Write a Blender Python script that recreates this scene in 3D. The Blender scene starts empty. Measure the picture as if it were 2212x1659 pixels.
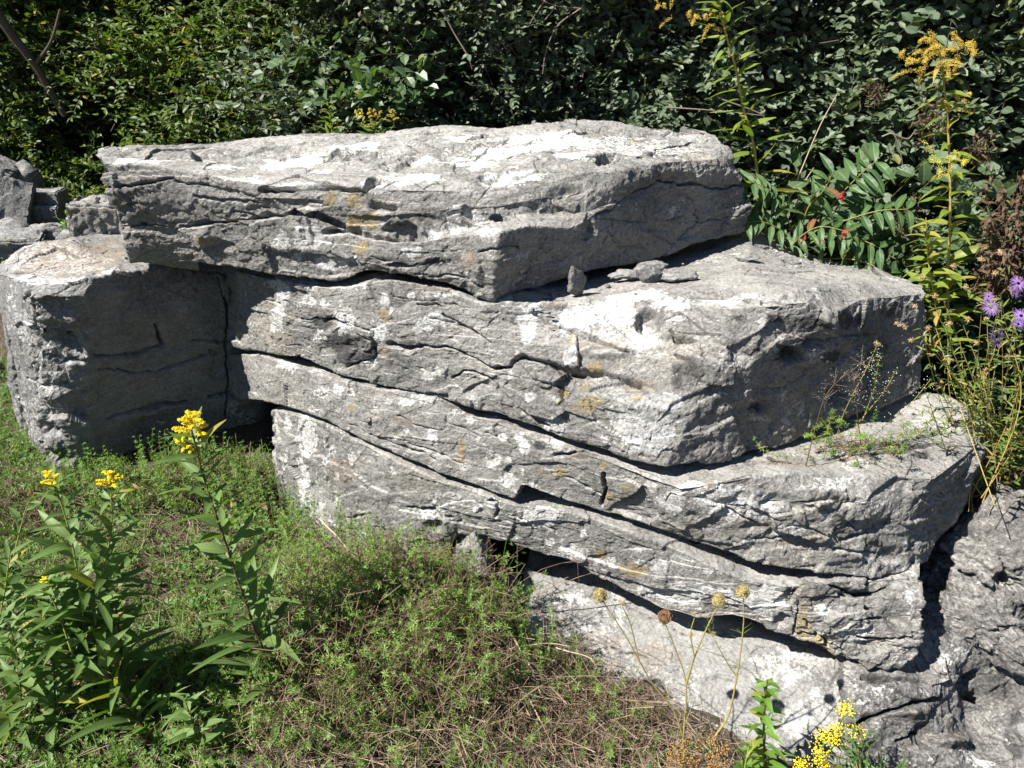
import bpy, math, random
import numpy as np
from mathutils import Vector

# ---------------------------------------------------------------- camera, light, exposure
scene = bpy.context.scene
CAM_H, PITCH = 1.3, math.radians(26.0)
cam_data = bpy.data.cameras.new("camera"); cam = bpy.data.objects.new("camera", cam_data)
scene.collection.objects.link(cam); scene.camera = cam
cam.location = (0, 0, CAM_H); cam.rotation_euler = (math.pi/2 - PITCH, 0, 0)
cam_data.sensor_fit = 'HORIZONTAL'; cam_data.sensor_width = 36.0; cam_data.lens = 27.0
cam_data.clip_start = 0.02; cam_data.clip_end = 600.0
SUN_EL = math.radians(49.0); SUN_AZ = math.atan2(-0.893, -0.45)          # azimuth measured from +Y towards +X
SUN_DIR = Vector((math.sin(SUN_AZ)*math.cos(SUN_EL), math.cos(SUN_AZ)*math.cos(SUN_EL), math.sin(SUN_EL)))
world = bpy.data.worlds.new("World"); scene.world = world; world.use_nodes = True
wn = world.node_tree; bg = wn.nodes["Background"]
sky = wn.nodes.new("ShaderNodeTexSky"); sky.sky_type = 'NISHITA'; sky.sun_disc = False
sky.air_density = 0.8; sky.dust_density = 0.0; sky.ozone_density = 1.5; sky.altitude = 1500
sky.sun_elevation = SUN_EL; sky.sun_rotation = SUN_AZ
wn.links.new(sky.outputs[0], bg.inputs[0]); bg.inputs[1].default_value = 0.05
sun_d = bpy.data.lights.new("sun", 'SUN'); sun_d.energy = 5.0; sun_d.angle = math.radians(0.5); sun_d.color = (1.0, 0.955, 0.89)
sun = bpy.data.objects.new("sun", sun_d); scene.collection.objects.link(sun)
sun.rotation_euler = SUN_DIR.to_track_quat('Z', 'Y').to_euler(); sun.location = SUN_DIR*8
scene.view_settings.view_transform = 'Standard'; scene.view_settings.look = 'None'
scene.view_settings.exposure = 1.2; scene.view_settings.gamma = 1.0
scene.render.engine = 'CYCLES'
scene.cycles.max_bounces = 6; scene.cycles.diffuse_bounces = 3; scene.cycles.glossy_bounces = 2
scene.cycles.transmission_bounces = 3; scene.cycles.transparent_max_bounces = 4

# ---------------------------------------------------------------- measuring frame: photo pixels (2212 x 1659) to metres
SP, CP = math.sin(PITCH), math.cos(PITCH)
def W(u, v, d):
    """photo point -> world point; d >= 0.8 is the distance y, smaller d is the height z"""
    xc, yc = (u-1106)/1659.0, (829.5-v)/1659.0
    dy, dz = yc*SP+CP, yc*CP-SP
    t = d/dy if d >= 0.8 else (d-CAM_H)/dz
    return np.array((t*xc, t*dy, CAM_H+t*dz))
def proj(P):
    x, y, z = P[:, 0], P[:, 1], P[:, 2]-CAM_H
    f = np.maximum(y*CP - z*SP, .05); up = y*SP + z*CP
    return 1106+1659*x/f, 829.5-1659*up/f

# ---------------------------------------------------------------- noise
_rng0 = np.random.default_rng(7)
_perm = _rng0.permutation(256).astype(np.int32); _perm = np.concatenate([_perm, _perm])
_val = _rng0.uniform(-1, 1, 256).astype(np.float32)
def vn(P, s=1.0, seed=0):
    """value noise, -1..1; s is a scale or three scales"""
    Q = P*np.asarray(s, dtype=np.float64)+seed*17.31
    I = np.floor(Q).astype(np.int32); F = (Q-I).astype(np.float32); F = F*F*F*(F*(F*6-15)+10)
    X0, Y0, Z0 = I[:, 0] & 255, I[:, 1] & 255, I[:, 2] & 255
    X1, Y1, Z1 = (X0+1) & 255, (Y0+1) & 255, (Z0+1) & 255
    p = _perm
    a0, a1 = p[X0], p[X1]
    b00, b01, b10, b11 = p[a0+Y0], p[a0+Y1], p[a1+Y0], p[a1+Y1]
    g = lambda b, z: _val[p[b+z]]
    fx, fy, fz = F[:, 0], F[:, 1], F[:, 2]
    l = lambda a, b, t: a+(b-a)*t
    return l(l(l(g(b00, Z0), g(b10, Z0), fx), l(g(b01, Z0), g(b11, Z0), fx), fy),
             l(l(g(b00, Z1), g(b10, Z1), fx), l(g(b01, Z1), g(b11, Z1), fx), fy), fz)
def fbm(P, s, octv=3, seed=0, gain=.5):
    s = np.asarray(s, dtype=np.float64); a, t, n = 1.0, 0, 0
    for k in range(octv):
        t = t+a*vn(P, s*(2.03**k), seed+k*3); n += a; a *= gain
    return t/n
def facets(P, s, seed=0):
    """chipped facets: nearest jittered cell, each with its own tilted plane"""
    Q = P*np.asarray(s, dtype=np.float64)+seed*9.7
    I = np.floor(Q).astype(np.int32); best = np.full(len(P), 1e9, np.float32); out = np.zeros(len(P), np.float32)
    for dx in (-1, 0, 1):
        for dy in (-1, 0, 1):
            for dz in (-1, 0, 1):
                c = I+np.array((dx, dy, dz)); h = _perm[_perm[_perm[c[:, 0] & 255]+(c[:, 1] & 255)]+(c[:, 2] & 255)]
                jx, jy, jz = _val[h], _val[(h+71) & 255], _val[(h+149) & 255]
                D = Q-c-.5-np.stack((jx, jy, jz), 1)*.45
                d = (D*D).sum(1).astype(np.float32)
                m = d < best
                v = (D[:, 0]*_val[(h+31) & 255]+D[:, 1]*_val[(h+97) & 255]+D[:, 2]*_val[(h+203) & 255]+.55*_val[(h+11) & 255]).astype(np.float32)
                best = np.where(m, d, best); out = np.where(m, v, out)
    return out
def sstep(a, b, x):
    t = np.clip((x-a)/(b-a), 0, 1); return t*t*(3-2*t)

# ---------------------------------------------------------------- objects
COL = scene.collection
def tag(o, label=None, cat=None, group=None, kind=None):
    if label: o["label"] = label
    if cat: o["category"] = cat
    if group: o["group"] = group
    if kind: o["kind"] = kind
    return o
def thing(name, label, cat, loc, group=None):
    o = bpy.data.objects.new(name, None); COL.objects.link(o); o.location = tuple(float(c) for c in loc)
    o.empty_display_size = .05
    return tag(o, label, cat, group)
class MB:
    """mesh buffer: vertices, quads/triangles, one RGBA value per vertex"""
    def __init__(s): s.V, s.F, s.A, s.n = [], [], [], 0
    def add(s, V, F, A=None):
        V = np.asarray(V, np.float32).reshape(-1, 3)
        if A is None: A = np.zeros((len(V), 4), np.float32)
        A = np.broadcast_to(np.asarray(A, np.float32), (len(V), 4))
        F = np.asarray(F, np.int64)+s.n
        if F.shape[1] == 3: F = np.concatenate([F, np.full((len(F), 1), -1)], 1)
        s.V.append(V); s.F.append(F); s.A.append(A); s.n += len(V)
    def build(s, name, mat, parent=None, smooth=True, base=None, attr="tint"):
        V = np.concatenate(s.V); F = np.concatenate(s.F); A = np.concatenate(s.A)
        off = np.array(parent.location if parent else (base if base is not None else (0, 0, 0)), np.float32)
        me = bpy.data.meshes.new(name)
        me.vertices.add(len(V)); me.vertices.foreach_set("co", (V-off).astype(np.float32).ravel())
        tri = F[:, 3] < 0; cnt = np.where(tri, 3, 4); start = np.concatenate([[0], np.cumsum(cnt)[:-1]])
        idx = F.ravel(); idx = idx[idx >= 0]
        if tri.any():
            keep = np.ones(F.shape, bool); keep[tri, 3] = False; idx = (F)[keep]
        me.loops.add(len(idx)); me.loops.foreach_set("vertex_index", idx.astype(np.int32))
        me.polygons.add(len(F)); me.polygons.foreach_set("loop_start", start.astype(np.int32))
        me.polygons.foreach_set("use_smooth", np.full(len(F), smooth))
        at = me.attributes.new(attr, 'FLOAT_COLOR', 'POINT'); at.data.foreach_set("color", A.astype(np.float32).ravel())
        me.update(calc_edges=True); me.materials.append(mat)
        o = bpy.data.objects.new(name, me); COL.objects.link(o)
        if parent: o.parent = parent
        elif base is not None: o.location = tuple(float(c) for c in base)
        return o

def smooth_path(P, n):
    """Catmull-Rom resampling of a polyline"""
    P = np.asarray(P, np.float64); k = len(P)
    Q = np.concatenate([[2*P[0]-P[1]], P, [2*P[-1]-P[-2]]])
    t = np.linspace(0, k-1-1e-9, n); i = t.astype(int); f = (t-i)[:, None]
    a, b, c, d = Q[i], Q[i+1], Q[i+2], Q[i+3]
    return .5*(2*b+(c-a)*f+(2*a-5*b+4*c-d)*f*f+(3*b-a-3*c+d)*f**3)
def tube(mb, P, r0, r1, sides=6, a=(0.5, 0, 0, 0)):
    P = np.asarray(P, np.float64); n = len(P)
    T = np.gradient(P, axis=0); T /= np.linalg.norm(T, axis=1)[:, None]+1e-9
    ref = np.array((.3, .9, .1)); A = np.cross(T, ref); A /= np.linalg.norm(A, axis=1)[:, None]+1e-9; B = np.cross(T, A)
    R = np.linspace(r0, r1, n); th = np.arange(sides)*2*np.pi/sides
    V = P[:, None]+R[:, None, None]*(np.cos(th)[None, :, None]*A[:, None]+np.sin(th)[None, :, None]*B[:, None])
    I = np.arange(n*sides).reshape(n, sides); J = np.roll(I, -1, 1)
    mb.add(V, np.stack((I[:-1], J[:-1], J[1:], I[1:]), -1).reshape(-1, 4), a)
def unit(v): return v/(np.linalg.norm(v, axis=-1, keepdims=True)+1e-9)
PROF = {'lance': lambda t: np.sin(np.pi*np.clip(t, 0, 1)**.75)**.9*(1-.15*t)+.03,
        'oval': lambda t: np.sin(np.pi*np.clip(t, 0, 1)**.85)**.7+.03,
        'round': lambda t: np.sin(np.pi*np.clip(t*.97+.02, 0, 1)**.9)**.55+.02,
        'straw': lambda t: 1-.6*t,
        'needle': lambda t: np.sin(np.pi*(.1+.88*t))**.8}
def leaves(mb, base, d, nrm, L, Wd, droop, rng, prof='lance', n=4, fold=.35, tint=None, wave=0.0):
    N = len(base)
    if N == 0: return
    x = unit(d); z = unit(nrm-(nrm*x).sum(1, keepdims=True)*x); y = np.cross(z, x)
    L = np.broadcast_to(L, N); Wd = np.broadcast_to(Wd, N); droop = np.broadcast_to(droop, N)
    t = np.linspace(0, 1, n+1); w = PROF[prof](t)
    s = np.array((-1., 0, 1.))
    tt = np.repeat(t, 3); ss = np.tile(s, n+1); ww = np.repeat(w, 3)
    lx = L[:, None]*tt*(1-.18*np.abs(droop[:, None])*tt)
    ly = .5*Wd[:, None]*ss*ww
    lz = fold*.5*Wd[:, None]*np.abs(ss)*ww - droop[:, None]*L[:, None]*tt**2
    if wave: lz = lz+wave*Wd[:, None]*np.sin(tt*9+rng.uniform(0, 6, (N, 1)))*ss
    V = base[:, None]+lx[..., None]*x[:, None]+ly[..., None]*y[:, None]+lz[..., None]*z[:, None]
    k = 3*(n+1); q = []
    for i in range(n):
        for j in range(2): q.append((3*i+j, 3*i+j+1, 3*i+j+4, 3*i+j+3))
    F = (np.array(q)[None]+(np.arange(N)*k)[:, None, None]).reshape(-1, 4)
    if tint is None: tint = rng.uniform(0, 1, N)
    A = np.zeros((N, k, 4), np.float32); A[..., 0] = tint[:, None]; A[..., 1] = tt; A[..., 2] = ss*.5+.5; A[..., 3] = rng.uniform(0, 1, (N, 1))
    mb.add(V.reshape(-1, 3), F, A.reshape(-1, 4))
_OV = np.array([(1, 0, 0), (-1, 0, 0), (0, 1, 0), (0, -1, 0), (0, 0, 1), (0, 0, -1)], np.float32)
_OF = np.array([(0, 2, 4), (2, 1, 4), (1, 3, 4), (3, 0, 4), (2, 0, 5), (1, 2, 5), (3, 1, 5), (0, 3, 5)])
def florets(mb, P, r, rng, tint=None):
    N = len(P); r = np.broadcast_to(r, N)
    if tint is None: tint = rng.uniform(0, 1, N)
    V = P[:, None]+_OV[None]*(r[:, None, None]*rng.uniform(.6, 1.4, (N, 6, 1)))
    F = (_OF[None]+(np.arange(N)*6)[:, None, None]).reshape(-1, 3)
    A = np.zeros((N, 6, 4)); A[..., 0] = tint[:, None]
    mb.add(V.reshape(-1, 3), F, A.reshape(-1, 4))

# ---------------------------------------------------------------- materials
class NT:
    def __init__(s, name):
        s.m = bpy.data.materials.new(name); s.m.use_nodes = True; s.t = s.m.node_tree; s.t.nodes.clear()
        s.out = s.n('OutputMaterial'); s.b = s.n('BsdfPrincipled'); s.l(s.b.outputs[0], s.out.inputs[0])
    def n(s, k, **kw):
        o = s.t.nodes.new('ShaderNode'+k)
        for a, v in kw.items(): setattr(o, a, v)
        return o
    def l(s, a, b): s.t.links.new(a, b)
    def val(s, sock, v):
        if hasattr(v, 'is_output'): s.l(v, sock)
        else: sock.default_value = v
    def noise(s, vec, scale, detail=3, rough=.55, dist=0.0):
        o = s.n('TexNoise'); s.l(vec, o.inputs['Vector']); o.inputs['Scale'].default_value = scale
        o.inputs['Detail'].default_value = detail; o.inputs['Roughness'].default_value = rough; o.inputs['Distortion'].default_value = dist
        return o.outputs[0]
    def ramp(s, f, a, b, c0=(0, 0, 0, 1), c1=(1, 1, 1, 1)):
        o = s.n('ValToRGB'); s.l(f, o.inputs[0]); e = o.color_ramp.elements
        e[0].position, e[1].position = a, b; e[0].color, e[1].color = c0, c1
        return o.outputs[0]
    def math(s, op, a, b=0.0, c=None):
        o = s.n('Math', operation=op); s.val(o.inputs[0], a); s.val(o.inputs[1], b)
        if c is not None: s.val(o.inputs[2], c)
        return o.outputs[0]
    def mix(s, f, a, b, mode='MIX'):
        o = s.n('Mix', data_type='RGBA', blend_type=mode); s.val(o.inputs[0], f); s.val(o.inputs[6], a); s.val(o.inputs[7], b)
        return o.outputs[2]
    def maprange(s, f, a, b, c=0.0, d=1.0):
        o = s.n('MapRange', interpolation_type='SMOOTHSTEP'); s.l(f, o.inputs[0])
        for i, v in enumerate((a, b, c, d)): o.inputs[1+i].default_value = v
        return o.outputs[0]
    def attr(s, name):
        a = s.n('Attribute'); a.attribute_name = name; x = s.n('SeparateColor'); s.l(a.outputs['Color'], x.inputs[0])
        return x.outputs[0], x.outputs[1], x.outputs[2], a.outputs['Alpha']
    def bump(s, h, strength, dist, prev=None):
        o = s.n('Bump'); s.l(h, o.inputs['Height']); o.inputs['Strength'].default_value = strength; o.inputs['Distance'].default_value = dist
        if prev: s.l(prev, o.inputs['Normal'])
        return o.outputs[0]

def rock_mat(name, lo=(.180, .173, .160), hi=(.395, .382, .355), whit=(.74, .73, .70), seed=0.0, autowhite=.5, pore=1.0, warm=(.42, .37, .29)):
    N = NT(name); tc = N.n('TexCoord'); mp = N.n('Mapping'); N.l(tc.outputs['Object'], mp.inputs[0]); mp.inputs[1].default_value = (seed, seed*.7, seed*.3)
    v = mp.outputs[0]
    st = N.n('Mapping'); N.l(v, st.inputs[0]); st.inputs[3].default_value = (1, 1, 3.2)
    r, g, b, a = N.attr("stain")
    big = N.noise(v, 5, 4, .6); mid = N.noise(st.outputs[0], 22, 5, .65, .4); fine = N.noise(v, 130, 4, .7); vf = N.noise(v, 420, 2, .6)
    base = N.ramp(N.math('ADD', N.math('MULTIPLY', big, .55), N.math('MULTIPLY', mid, .45)), .40, .62, lo+(1,), hi+(1,))
    wm = N.maprange(N.noise(v, 3.1, 3, .6), .56, .75)
    base = N.mix(N.math('MULTIPLY', wm, .5), base, warm+(1,))
    base = N.mix(N.math('MULTIPLY', N.maprange(fine, .42, .72), .55), base, (.40, .395, .38, 1))
    dk = N.maprange(N.math('ADD', fine, N.math('MULTIPLY', vf, .5)), .74, .60)
    base = N.mix(N.math('MULTIPLY', dk, .5*pore), base, (.055, .054, .052, 1))
    n40 = N.noise(v, 45, 4, .65)
    edge = N.math('ADD', N.math('MULTIPLY', n40, .75), N.math('MULTIPLY', fine, .65))       # mean about .7
    ed = N.math('SUBTRACT', edge, .7)
    # dark lichen and grime
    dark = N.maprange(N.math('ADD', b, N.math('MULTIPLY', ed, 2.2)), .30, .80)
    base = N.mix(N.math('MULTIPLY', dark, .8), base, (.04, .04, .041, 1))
    # ochre lichen
    oc = N.maprange(N.math('ADD', g, N.math('MULTIPLY', ed, 1.8)), .36, .66)
    base = N.mix(N.math('MULTIPLY', oc, .7), base, N.mix(N.maprange(fine, .4, .6), (.42, .33, .14, 1), (.25, .20, .11, 1)))
    # white crust, placed and scattered; broad weak patches make block tops paler
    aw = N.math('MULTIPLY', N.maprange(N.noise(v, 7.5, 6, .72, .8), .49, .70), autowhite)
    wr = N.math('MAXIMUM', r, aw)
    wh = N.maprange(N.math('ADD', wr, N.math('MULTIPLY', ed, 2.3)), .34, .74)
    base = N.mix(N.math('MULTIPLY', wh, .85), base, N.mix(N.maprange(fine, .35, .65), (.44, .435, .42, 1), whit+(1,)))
    # brown stain
    base = N.mix(N.math('MULTIPLY', a, N.maprange(edge, .40, .75, .3, .8)), base, (.26, .19, .125, 1))
    N.l(base, N.b.inputs['Base Color']); N.b.inputs['Roughness'].default_value = .86; N.b.inputs['Specular IOR Level'].default_value = .25
    pits = N.n('TexVoronoi'); N.l(v, pits.inputs[0]); pits.inputs['Scale'].default_value = 95
    h1 = N.bump(N.noise(st.outputs[0], 60, 5, .7, .3), .8, .010)
    h2 = N.bump(N.math('ADD', N.noise(v, 190, 5, .8), N.math('MULTIPLY', N.math('MINIMUM', pits.outputs[0], .45), .9)), 1.0, .0060, h1)
    g = N.n('NewGeometry'); sx = N.n('SeparateXYZ'); N.l(g.outputs['True Normal'], sx.inputs[0])   # rain-smoothed tops are less grainy
    f = N.maprange(sx.outputs[2], .70, .93, 1.0, .38)
    for o in N.t.nodes:
        if o.type == 'BUMP': N.l(f, o.inputs['Strength'])
    N.l(h2, N.b.inputs['Normal'])
    return N.m

def leaf_mat(name, c0, c1, c2=None, yellow=None, yp=.06, rough=.42, spec=.5, transl=.3, vein=.5):
    """c0..c1 green range by leaf; yellow: colour of a few turning leaves"""
    N = NT(name); r, t, s, q = N.attr("tint")
    col = N.mix(r, c0+(1,), c1+(1,))
    if c2: col = N.mix(N.maprange(q, .65, 1.0), col, c2+(1,))
    if yellow: col = N.mix(N.math('MULTIPLY', N.math('GREATER_THAN', q, 1-yp), N.math('ADD', N.math('MULTIPLY', t, .6), .4)), col, yellow+(1,))
    mid = N.math('LESS_THAN', N.math('ABSOLUTE', N.math('SUBTRACT', s, .5)), .07)
    light = N.mix(.5, col, (.30, .36, .16, 1))
    col = N.mix(N.math('MULTIPLY', mid, vein), col, light)
    tc = N.n('TexCoord'); col = N.mix(N.math('MULTIPLY', N.noise(tc.outputs['Object'], 60, 3), .5), col, N.mix(1.0, col, (.55, .6, .5, 1), 'MULTIPLY'))
    N.l(col, N.b.inputs['Base Color']); N.b.inputs['Roughness'].default_value = rough; N.b.inputs['Specular IOR Level'].default_value = spec
    if transl:
        tr = N.n('BsdfTranslucent'); N.l(N.mix(1.0, col, (1.5, 1.7, .55, 1), 'MULTIPLY'), tr.inputs[0])
        mx = N.n('MixShader'); mx.inputs[0].default_value = transl; N.l(N.b.outputs[0], mx.inputs[1]); N.l(tr.outputs[0], mx.inputs[2]); N.l(mx.outputs[0], N.out.inputs[0])
    return N.m
def plain_mat(name, c0, c1, rough=.7, spec=.3, ns=40, transl=0):
    N = NT(name); r, t, s, q = N.attr("tint"); tc = N.n('TexCoord')
    f = N.math('ADD', N.math('MULTIPLY', r, .7), N.math('MULTIPLY', N.noise(tc.outputs['Object'], ns, 4), .5))
    N.l(N.ramp(f, .1, 1.0, c0+(1,), c1+(1,)), N.b.inputs['Base Color']); N.b.inputs['Roughness'].default_value = rough; N.b.inputs['Specular IOR Level'].default_value = spec
    return N.m
# ---------------------------------------------------------------- rocks
def pt(p): return np.array(p[1:]) if len(p) == 4 else W(*p)
def seg_dist(U, V, poly):
    D = np.full(len(U), 1e9)
    for (x0, y0), (x1, y1) in zip(poly[:-1], poly[1:]):
        dx, dy = x1-x0, y1-y0; t = np.clip(((U-x0)*dx+(V-y0)*dy)/(dx*dx+dy*dy+1e-9), 0, 1)
        D = np.minimum(D, np.hypot(U-x0-t*dx, V-y0-t*dy))
    return D
def grid_normals(G, wrap):
    dr = (np.roll(G, -1, 0)-np.roll(G, 1, 0)) if wrap else np.gradient(G, axis=0)
    dc = np.gradient(G, axis=1)
    return unit(np.cross(dc, dr))
def rock_relief(P, N, amp=1.0, rough=1.0, strata=1.0, seed=0):
    """displacement along the normal: swells, bedding ledges, chipped facets, grain"""
    w = np.stack([vn(P, 9, seed+k) for k in (1, 2, 3)], 1)*.012
    Q = P+w
    up = .45+.55*sstep(.85, .45, np.abs(N[:, 2]))
    d = .013*amp*fbm(P, 4.5, 2, seed+5)
    d += .0055*amp*fbm(Q, (8, 8, 14), 3, seed+9)
    d += up*rough*(.0100*facets(Q, (7, 7, 12), seed)+.0034*facets(Q+w, (22, 22, 38), seed+4)+.0017*facets(Q, (60, 60, 85), seed+7))
    side = 1-np.abs(N[:, 2])
    n = vn(P+w*.6, (2.6, 2.6, 26), seed+21)
    zq = P[:, 2]*30+.55*vn(P, 3.0, seed+51)+.25*vn(P, 11, seed+53); k = np.floor(zq)
    d += strata*side*(.0085*vn(np.stack((P[:, 0]*5, P[:, 1]*5, k*5.17), 1), 1.0, seed+55)*sstep(-.35, .25, vn(P, 4, seed+57)))
    d += .28*strata*side*(.0020*n-.007*np.clip(1-np.abs(n)/.05, 0, 1)*sstep(.05, .45, vn(P, 6, seed+33)))
    n2 = vn(P+w*.3, (5, 5, 70), seed+25)
    d -= strata*side*.0022*np.clip(1-np.abs(n2)/.10, 0, 1)*sstep(.1, .5, vn(P, 8, seed+37))
    d += rough*.0016*fbm(P, 55, 3, seed+41, .6)
    return d
def loft(name, label, mat, rows, sp=.0032, cracks=(), stains=(), start=None, end=None, back=(0, .03, -.22), under=.25, amp=1.0, rough=1.0, strata=1.0,
         seed=0, smooth_it=4, dents=(), group=None, parts=None, cat='boulder', roughf=None):
    R = np.array([[pt(p) for p in r] for r in rows])                      # (rows, columns, 3)
    if start is not None: R = np.concatenate([R[:, :1]+np.array(start), R], 1)
    if end is not None: R = np.concatenate([R, R[:, -1:]+np.array(end)], 1)
    front = len(R)
    rb = R[-1]+np.array(back); ub = R[0]*.45+rb*.55; ub[:, 2] = np.minimum(R[0][:, 2], rb[:, 2])+.02
    R = np.concatenate([R, rb[None], ub[None]], 0); nr, nc = R.shape[:2]
    ls = np.linalg.norm(np.diff(R, axis=1), axis=2)[:front].max(0)
    cn = [max(2, int(math.ceil(l/sp))) for l in ls]
    if start is not None: cn[0] = max(4, cn[0]//6)
    if end is not None: cn[-1] = max(4, cn[-1]//6)
    cols = []
    for j, n in enumerate(cn):
        t = (np.arange(n)/n)[None, :, None]; cols.append(R[:, j:j+1]*(1-t)+R[:, j+1:j+2]*t)
    cols.append(R[:, -1:]); D = np.concatenate(cols, 1)
    out = []
    for i in range(nr):
        nx = D[(i+1) % nr]; l = np.linalg.norm(nx-D[i], axis=1); l = np.percentile(l, 85)
        s = sp if i < front-3 else (sp*1.4 if i < front-1 else .03)
        if i == nr-1: s = .012
        n = max(3, int(math.ceil(l/s))); t = (np.arange(n)/n)[:, None, None]
        out.append(D[i][None]*(1-t)+nx[None]*t)
    G = np.concatenate(out, 0)
    for _ in range(smooth_it):
        G = .25*np.roll(G, 1, 0)+.5*G+.25*np.roll(G, -1, 0)
        H = G.copy(); H[:, 1:-1] = .25*G[:, :-2]+.5*G[:, 1:-1]+.25*G[:, 2:]; G = H
    sh = G.shape; N = grid_normals(G, True).reshape(-1, 3); P = G.reshape(-1, 3)
    cen = P.mean(0)
    if ((P-cen)*N).sum(1).mean() < 0: N = -N; flip = True
    else: flip = False
    U, V = proj(P)
    view = unit(np.array((0, 0, CAM_H))-P); facing = (view*N).sum(1)
    rf = np.full(len(P), rough)
    if roughf is not None: rf = rough*roughf(U, V)
    d = rock_relief(P, N, amp, 1.0, strata, seed) if roughf is None else rock_relief(P, N, amp, 1.0, strata, seed)
    d = d*(.35+.65*rf)
    wob = np.stack((vn(P, 26, 61), vn(P, 26, 67)), 1)*4.0+np.stack((vn(P, 75, 63), vn(P, 75, 69)), 1)*2.5
    vis = facing > -.1
    dark = np.zeros(len(P))
    for c in cracks:
        poly, wpx, dep = c[0], c[1]*1.35+.6, c[2]*1.3
        pl = np.array(poly); m = vis & (U > pl[:, 0].min()-40) & (U < pl[:, 0].max()+40) & (V > pl[:, 1].min()-40) & (V < pl[:, 1].max()+40)
        ix = np.nonzero(m)[0]
        if not len(ix): continue
        q = seg_dist(U[ix]+wob[ix, 0], V[ix]+wob[ix, 1], pl)
        wv = wpx*(.65+.5*vn(P[ix], 18, 71))
        d[ix] -= dep*np.clip(1.25*(1-q/np.maximum(wv, .5)), 0, 1)
    for (u, v, ru, rv, dep, *rest) in dents:                               # hollows (and bosses, if negative)
        rot = math.radians(rest[0]) if rest else 0; hard = rest[1] if len(rest) > 1 else 0.0
        ix = np.nonzero(vis & (np.abs(U-u) < 2*max(ru, rv)) & (np.abs(V-v) < 2*max(ru, rv)))[0]
        if not len(ix): continue
        du, dv = U[ix]+1.5*wob[ix, 0]-u, V[ix]+1.5*wob[ix, 1]-v
        x = (du*math.cos(rot)+dv*math.sin(rot))/ru; y = (-du*math.sin(rot)+dv*math.cos(rot))/rv
        d[ix] -= dep*(1-sstep(hard, 1.0, np.sqrt(x*x+y*y)))
    S = np.zeros((len(P), 4), np.float32)
    nz = fbm(P, 30, 3, 77)
    for ch, lst in stains:
        for (u, v, ru, rv, *rest) in lst:
            a = rest[0] if rest else 1.0; rot = math.radians(rest[1]) if len(rest) > 1 else 0
            m = vis & (np.abs(U-u) < 2*max(ru, rv)) & (np.abs(V-v) < 2*max(ru, rv)); ix = np.nonzero(m)[0]
            if not len(ix): continue
            du, dv = U[ix]+wob[ix, 0]-u, V[ix]+wob[ix, 1]-v
            x = (du*math.cos(rot)+dv*math.sin(rot))/ru; y = (-du*math.sin(rot)+dv*math.cos(rot))/rv
            rr = np.sqrt(x*x+y*y)+.55*nz[ix]*min(1, max(ru, rv)/30.0)
            S[ix, ch] = np.maximum(S[ix, ch], a*np.clip(1-sstep(.5, 1.25, rr), 0, 1))
    P = P+N*d[:, None]
    nR, nC = sh[:2]
    I = np.arange(nR*nC).reshape(nR, nC); J = np.roll(I, -1, 0)
    F = np.stack((I[:, :-1], I[:, 1:], J[:, 1:], J[:, :-1]), -1).reshape(-1, 4)
    if flip: F = F[:, ::-1]
    F = F[:, ::-1] if False else F
    mb = MB(); mb.add(P, F, S)
    for col in (0, nC-1):                                                  # close both ends
        ring = P[I[:, col]]; k = len(ring); c = ring.mean(0)
        f = np.stack((np.arange(k), (np.arange(k)+1) % k, np.full(k, k)), 1)
        if (col == 0) != flip: f = f[:, ::-1]
        mb.add(np.concatenate([ring, c[None]]), f)
    base = np.array((cen[0], cen[1], P[:, 2].min()))
    o = mb.build(name, mat, None, True, base, "stain")
    return tag(o, label, cat, group)

def X(pts, dx=0, dv=0, dd=0): return [(p[0]+dx, p[1]+dv, p[2]+dd) for p in pts]
ROCK = rock_mat("weathered_limestone")
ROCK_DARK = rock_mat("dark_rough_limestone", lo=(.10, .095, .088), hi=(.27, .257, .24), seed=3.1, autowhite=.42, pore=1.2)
ROCK_PALE = rock_mat("pale_limestone", lo=(.18, .177, .17), hi=(.31, .303, .285), whit=(.52, .51, .475), seed=5.3, autowhite=.6, pore=.6, warm=(.42, .38, .30))
ROCK_TAN = rock_mat("smooth_dark_limestone", lo=(.17, .168, .162), hi=(.33, .323, .31), seed=8.3, autowhite=.3, pore=.6, warm=(.30, .285, .25))

# --- top slab
r0 = [(277,568,1.955),(400,568,1.945),(500,575,1.92),(600,592,1.875),(720,606,1.83),(790,588,1.79),(880,586,1.76),(960,606,1.73),(1062,652,1.69),(1105,632,1.755),(1210,603,1.852),(1330,575,1.96),(1450,545,2.09),(1612,495,2.34)]
r2a = [(258,490,1.925),(396,489,1.915),(504,483,1.895),(590,468,1.865),(690,478,1.835),(760,504,1.80),(845,521,1.765),(962,512,1.73),(1076,502,1.685),(1140,486,1.74),(1230,494,1.83),(1312,454,1.94),(1426,398,2.09),(1606,408,2.335)]
r2b = [(255,483,1.93),(396,480,1.92),(504,474,1.90),(588,458,1.87),(690,468,1.84),(765,494,1.81),(850,510,1.775),(965,498,1.775),(1072,474,1.80),(1140,462,1.83),(1240,460,1.885),(1320,444,1.945),(1428,391,2.095),(1604,401,2.34)]
r3 = [(216,350,1.925),(390,370,1.925),(500,386,1.90),(600,398,1.87),(740,402,1.84),(800,408,1.82),(870,404,1.81),(960,407,1.81),(1045,415,1.835),(1140,402,1.875),(1260,372,1.96),(1340,368,2.0),(1440,347,2.12),(1583,340,2.34)]
r3b = [(214,338,1.97),(392,357,1.98),(500,368,1.96),(600,380,1.93),(730,386,1.89),(795,392,1.87),(870,389,1.86),(955,388,1.85),(1045,392,1.86),(1140,382,1.91),(1255,354,2.0),(1340,346,2.08),(1440,333,2.2),(1572,318,2.37)]
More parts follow.
